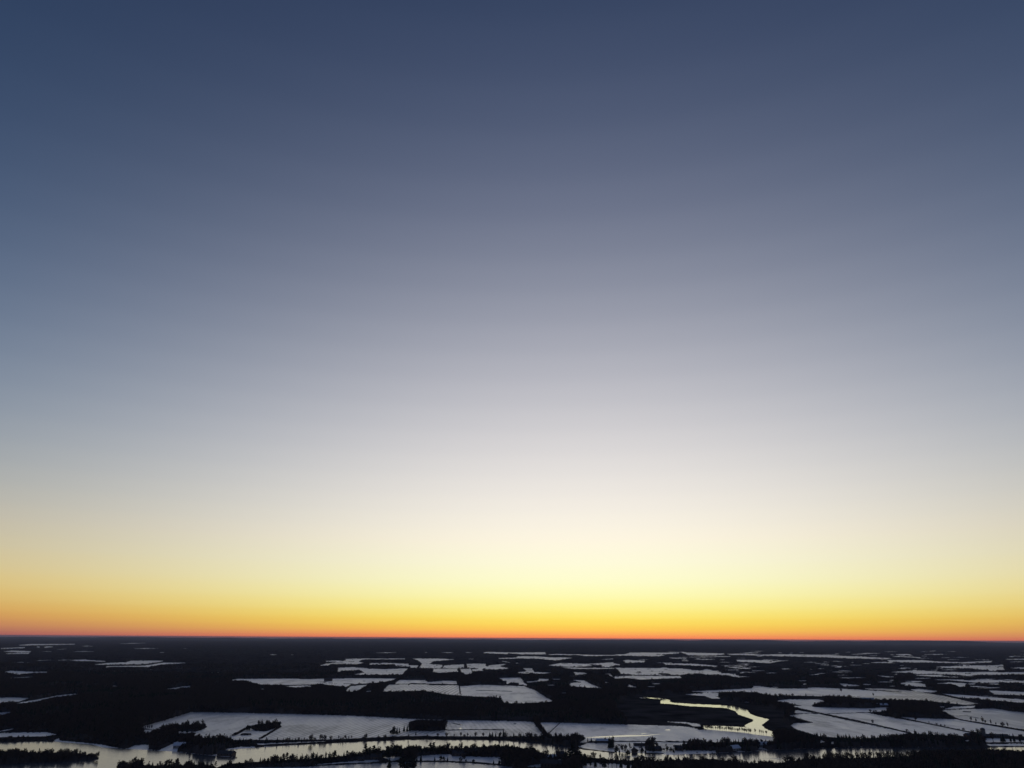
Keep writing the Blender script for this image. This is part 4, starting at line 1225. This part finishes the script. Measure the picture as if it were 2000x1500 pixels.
house(1284, 1466.5, 8, 6, 2.6, 2.2, 12, WALL_D, ROOFDARK, 'dark square cottage on the far shore beside the tall spruce')
house(1326, 1465.5, 9, 7, 2.8, 2.4, -14, WALL_D, ROOFDARK, 'dark cottage on the far shore between round evergreens')
house(1239, 1470, 8, 6, 2.8, 2.2, 80, WALL_D, ROOFDARK, 'small dark gabled cottage left of the round evergreen on far shore')
house(1249, 1456.5, 13, 6, 1.6, 1.2, 2, WALL_D, ROOFDARK, 'long low dark house by the roadside hedge')
house(1176, 1449.8, 14, 7, 2.2, 1.6, 0, WALL_D, ROOFSNOW, 'low dark house with snowy roof left of two spruces')
house(1435, 1466, 12, 8, 3.0, 2.6, 28, WALL_L, ROOFSNOW, 'snow roofed house at the far shore among spruces')
house(1490, 1459, 11, 8, 3.0, 2.6, -15, WALL_L, ROOFSNOW, 'snow roofed house behind the far bank under bare trees')
house(1548, 1451.5, 13, 9, 3.2, 3.0, 35, WALL_L, ROOFSNOW, 'snow roofed house in the bare grove near the creek mouth')
house(350, 1461, 12, 8, 3.2, 2.6, 12, WALL_L, ROOFSNOW, 'pale snow roofed house on the left far bank')
house(897, 1476, 15, 9, 3.0, 2.4, 0, WALL_D, ROOFDARK, 'dark wide house with dark roof on the near bank')
house(922, 1475, 14, 9, 3.6, 3.0, 5, WALL_D, ROOFDARK, 'dark gabled house right of the wide house on near bank')
house(1082, 1497, 26, 10, 3.2, 2.6, -8, WALL_D, ROOFDARK, 'long dark house on the snow at the bottom centre right')
house(1076, 1484.5, 10, 7, 2.8, 2.4, 10, WALL_L, ROOFSNOW, 'small snow roofed house behind the long dark house')
house(1094, 1478.5, 9, 7, 3.4, 2.2, 0, WALL_D, ROOFDARK, 'dark gabled cabin at the near shore below two slender trees')
house(735, 1483, 11, 8, 2.8, 2.4, 5, WALL_D, ROOFDARK, 'dark roofed house under the tall pines on near bank')
house(706, 1486, 6, 4, 2.2, 1.0, 5, WALL_D, ROOFDARK, 'tiny dark shed on the snowy strip of the near bank', 'shed', False)
house(1718, 1380.5, 30, 12, 3.6, 2.6, 2, WALL_D, ROOFSNOW, 'long dark barn with snowy roof left of the copse', 'barn', False)
house(1903, 1441.5, 22, 10, 3.2, 2.6, 3, WALL_R, ROOFDARK, 'big dark barn beside the silo', 'barn', False)
house(1946, 1441, 30, 8, 2.4, 2.0, -2, WALL_D, ROOFDARK, 'long low barn right of the silo', 'barn', False)
house(1694, 1370, 26, 17, 3.6, 3.6, -24, WALL_D, METAL, 'shed with bare metal roof catching the yellow evening sky', 'shed', False)
house(980, 1335.2, 26, 12, 4.5, 3, 0, WALL_D, ROOFDARK, 'far dark farm building behind the pale field', 'barn', False)
house(641, 1330, 22, 10, 5, 3, 0, WALL_D, ROOFDARK, 'far dark barn on the long pale field at left', 'barn', False)
house(442, 1476, 17, 9, 2.6, 2.2, -8, WALL_D, ROOFDARK, 'dark boathouse on the snowy point in the river')

# silo
o = obj('silo', None, loc=gp(1922, 1441))
mb = MB()
mb.tube((0, 0, -.2), (0, 0, 9.5), 2.8, 2.8, 20)
obj('tower', mb.mesh('tower', [CONCRETE], True), o)
mb = MB()
prev = None
for k in range(6):
    a = k / 5 * math.pi / 2
    rr, z = 2.95 * math.cos(a) + .02, 9.5 + 2.5 * math.sin(a)
    ring = [(rr * math.cos(t * math.pi / 10), rr * math.sin(t * math.pi / 10), z) for t in range(20)]
    if prev:
        mb.add(prev + ring, [(i, (i + 1) % 20, 20 + (i + 1) % 20, 20 + i) for i in range(20)])
    prev = ring
obj('dome', mb.mesh('dome', [ROOFDARK], True), o)
hoop = None
for k in range(6):
    if hoop is None:
        mb = MB()
        mb.tube((0, 0, 0), (0, 0, .25), 2.86, 2.86, 20)
        hoop = mb.mesh('hoop', [ROOFDARK], True)
    obj('hoop', hoop, o, loc=(0, 0, 1.2 + 1.5 * k))
tag(o, 'tall round silo with domed top beside the dark barn', 'silo')
o = obj('silo', None, loc=gp(1919, 1440.8))
mb = MB()
mb.tube((0, 0, -.2), (0, 0, 7.5), 1.8, 1.8, 16)
obj('tower', mb.mesh('tower', [CONCRETE], True), o)
mb = MB()
mb.tube((0, 0, 7.5), (0, 0, 8.8), 1.9, .2, 16)
obj('cone_roof', mb.mesh('cone_roof', [ROOFDARK], True), o)
tag(o, 'smaller silo with cone roof just left of the tall silo', 'silo')

# dock at the snowy point
o = obj('dock', None, loc=gp(452, 1480))
mb = MB()
mb.box(-14, 6, -1.2, 1.2, .45, .6)
obj('deck', mb.mesh('deck', [WALL_D]), o)
pm = None
for k in range(6):
    if pm is None:
        mb = MB()
        mb.tube((0, 0, -.3), (0, 0, 1.2), .14, .14, 6)
        pm = mb.mesh('post', [BARK])
    obj('post', pm, o, loc=(-13 + 3.7 * k, -1.0, 0))
tag(o, 'dark wooden dock at the tip of the snowy point', 'dock')
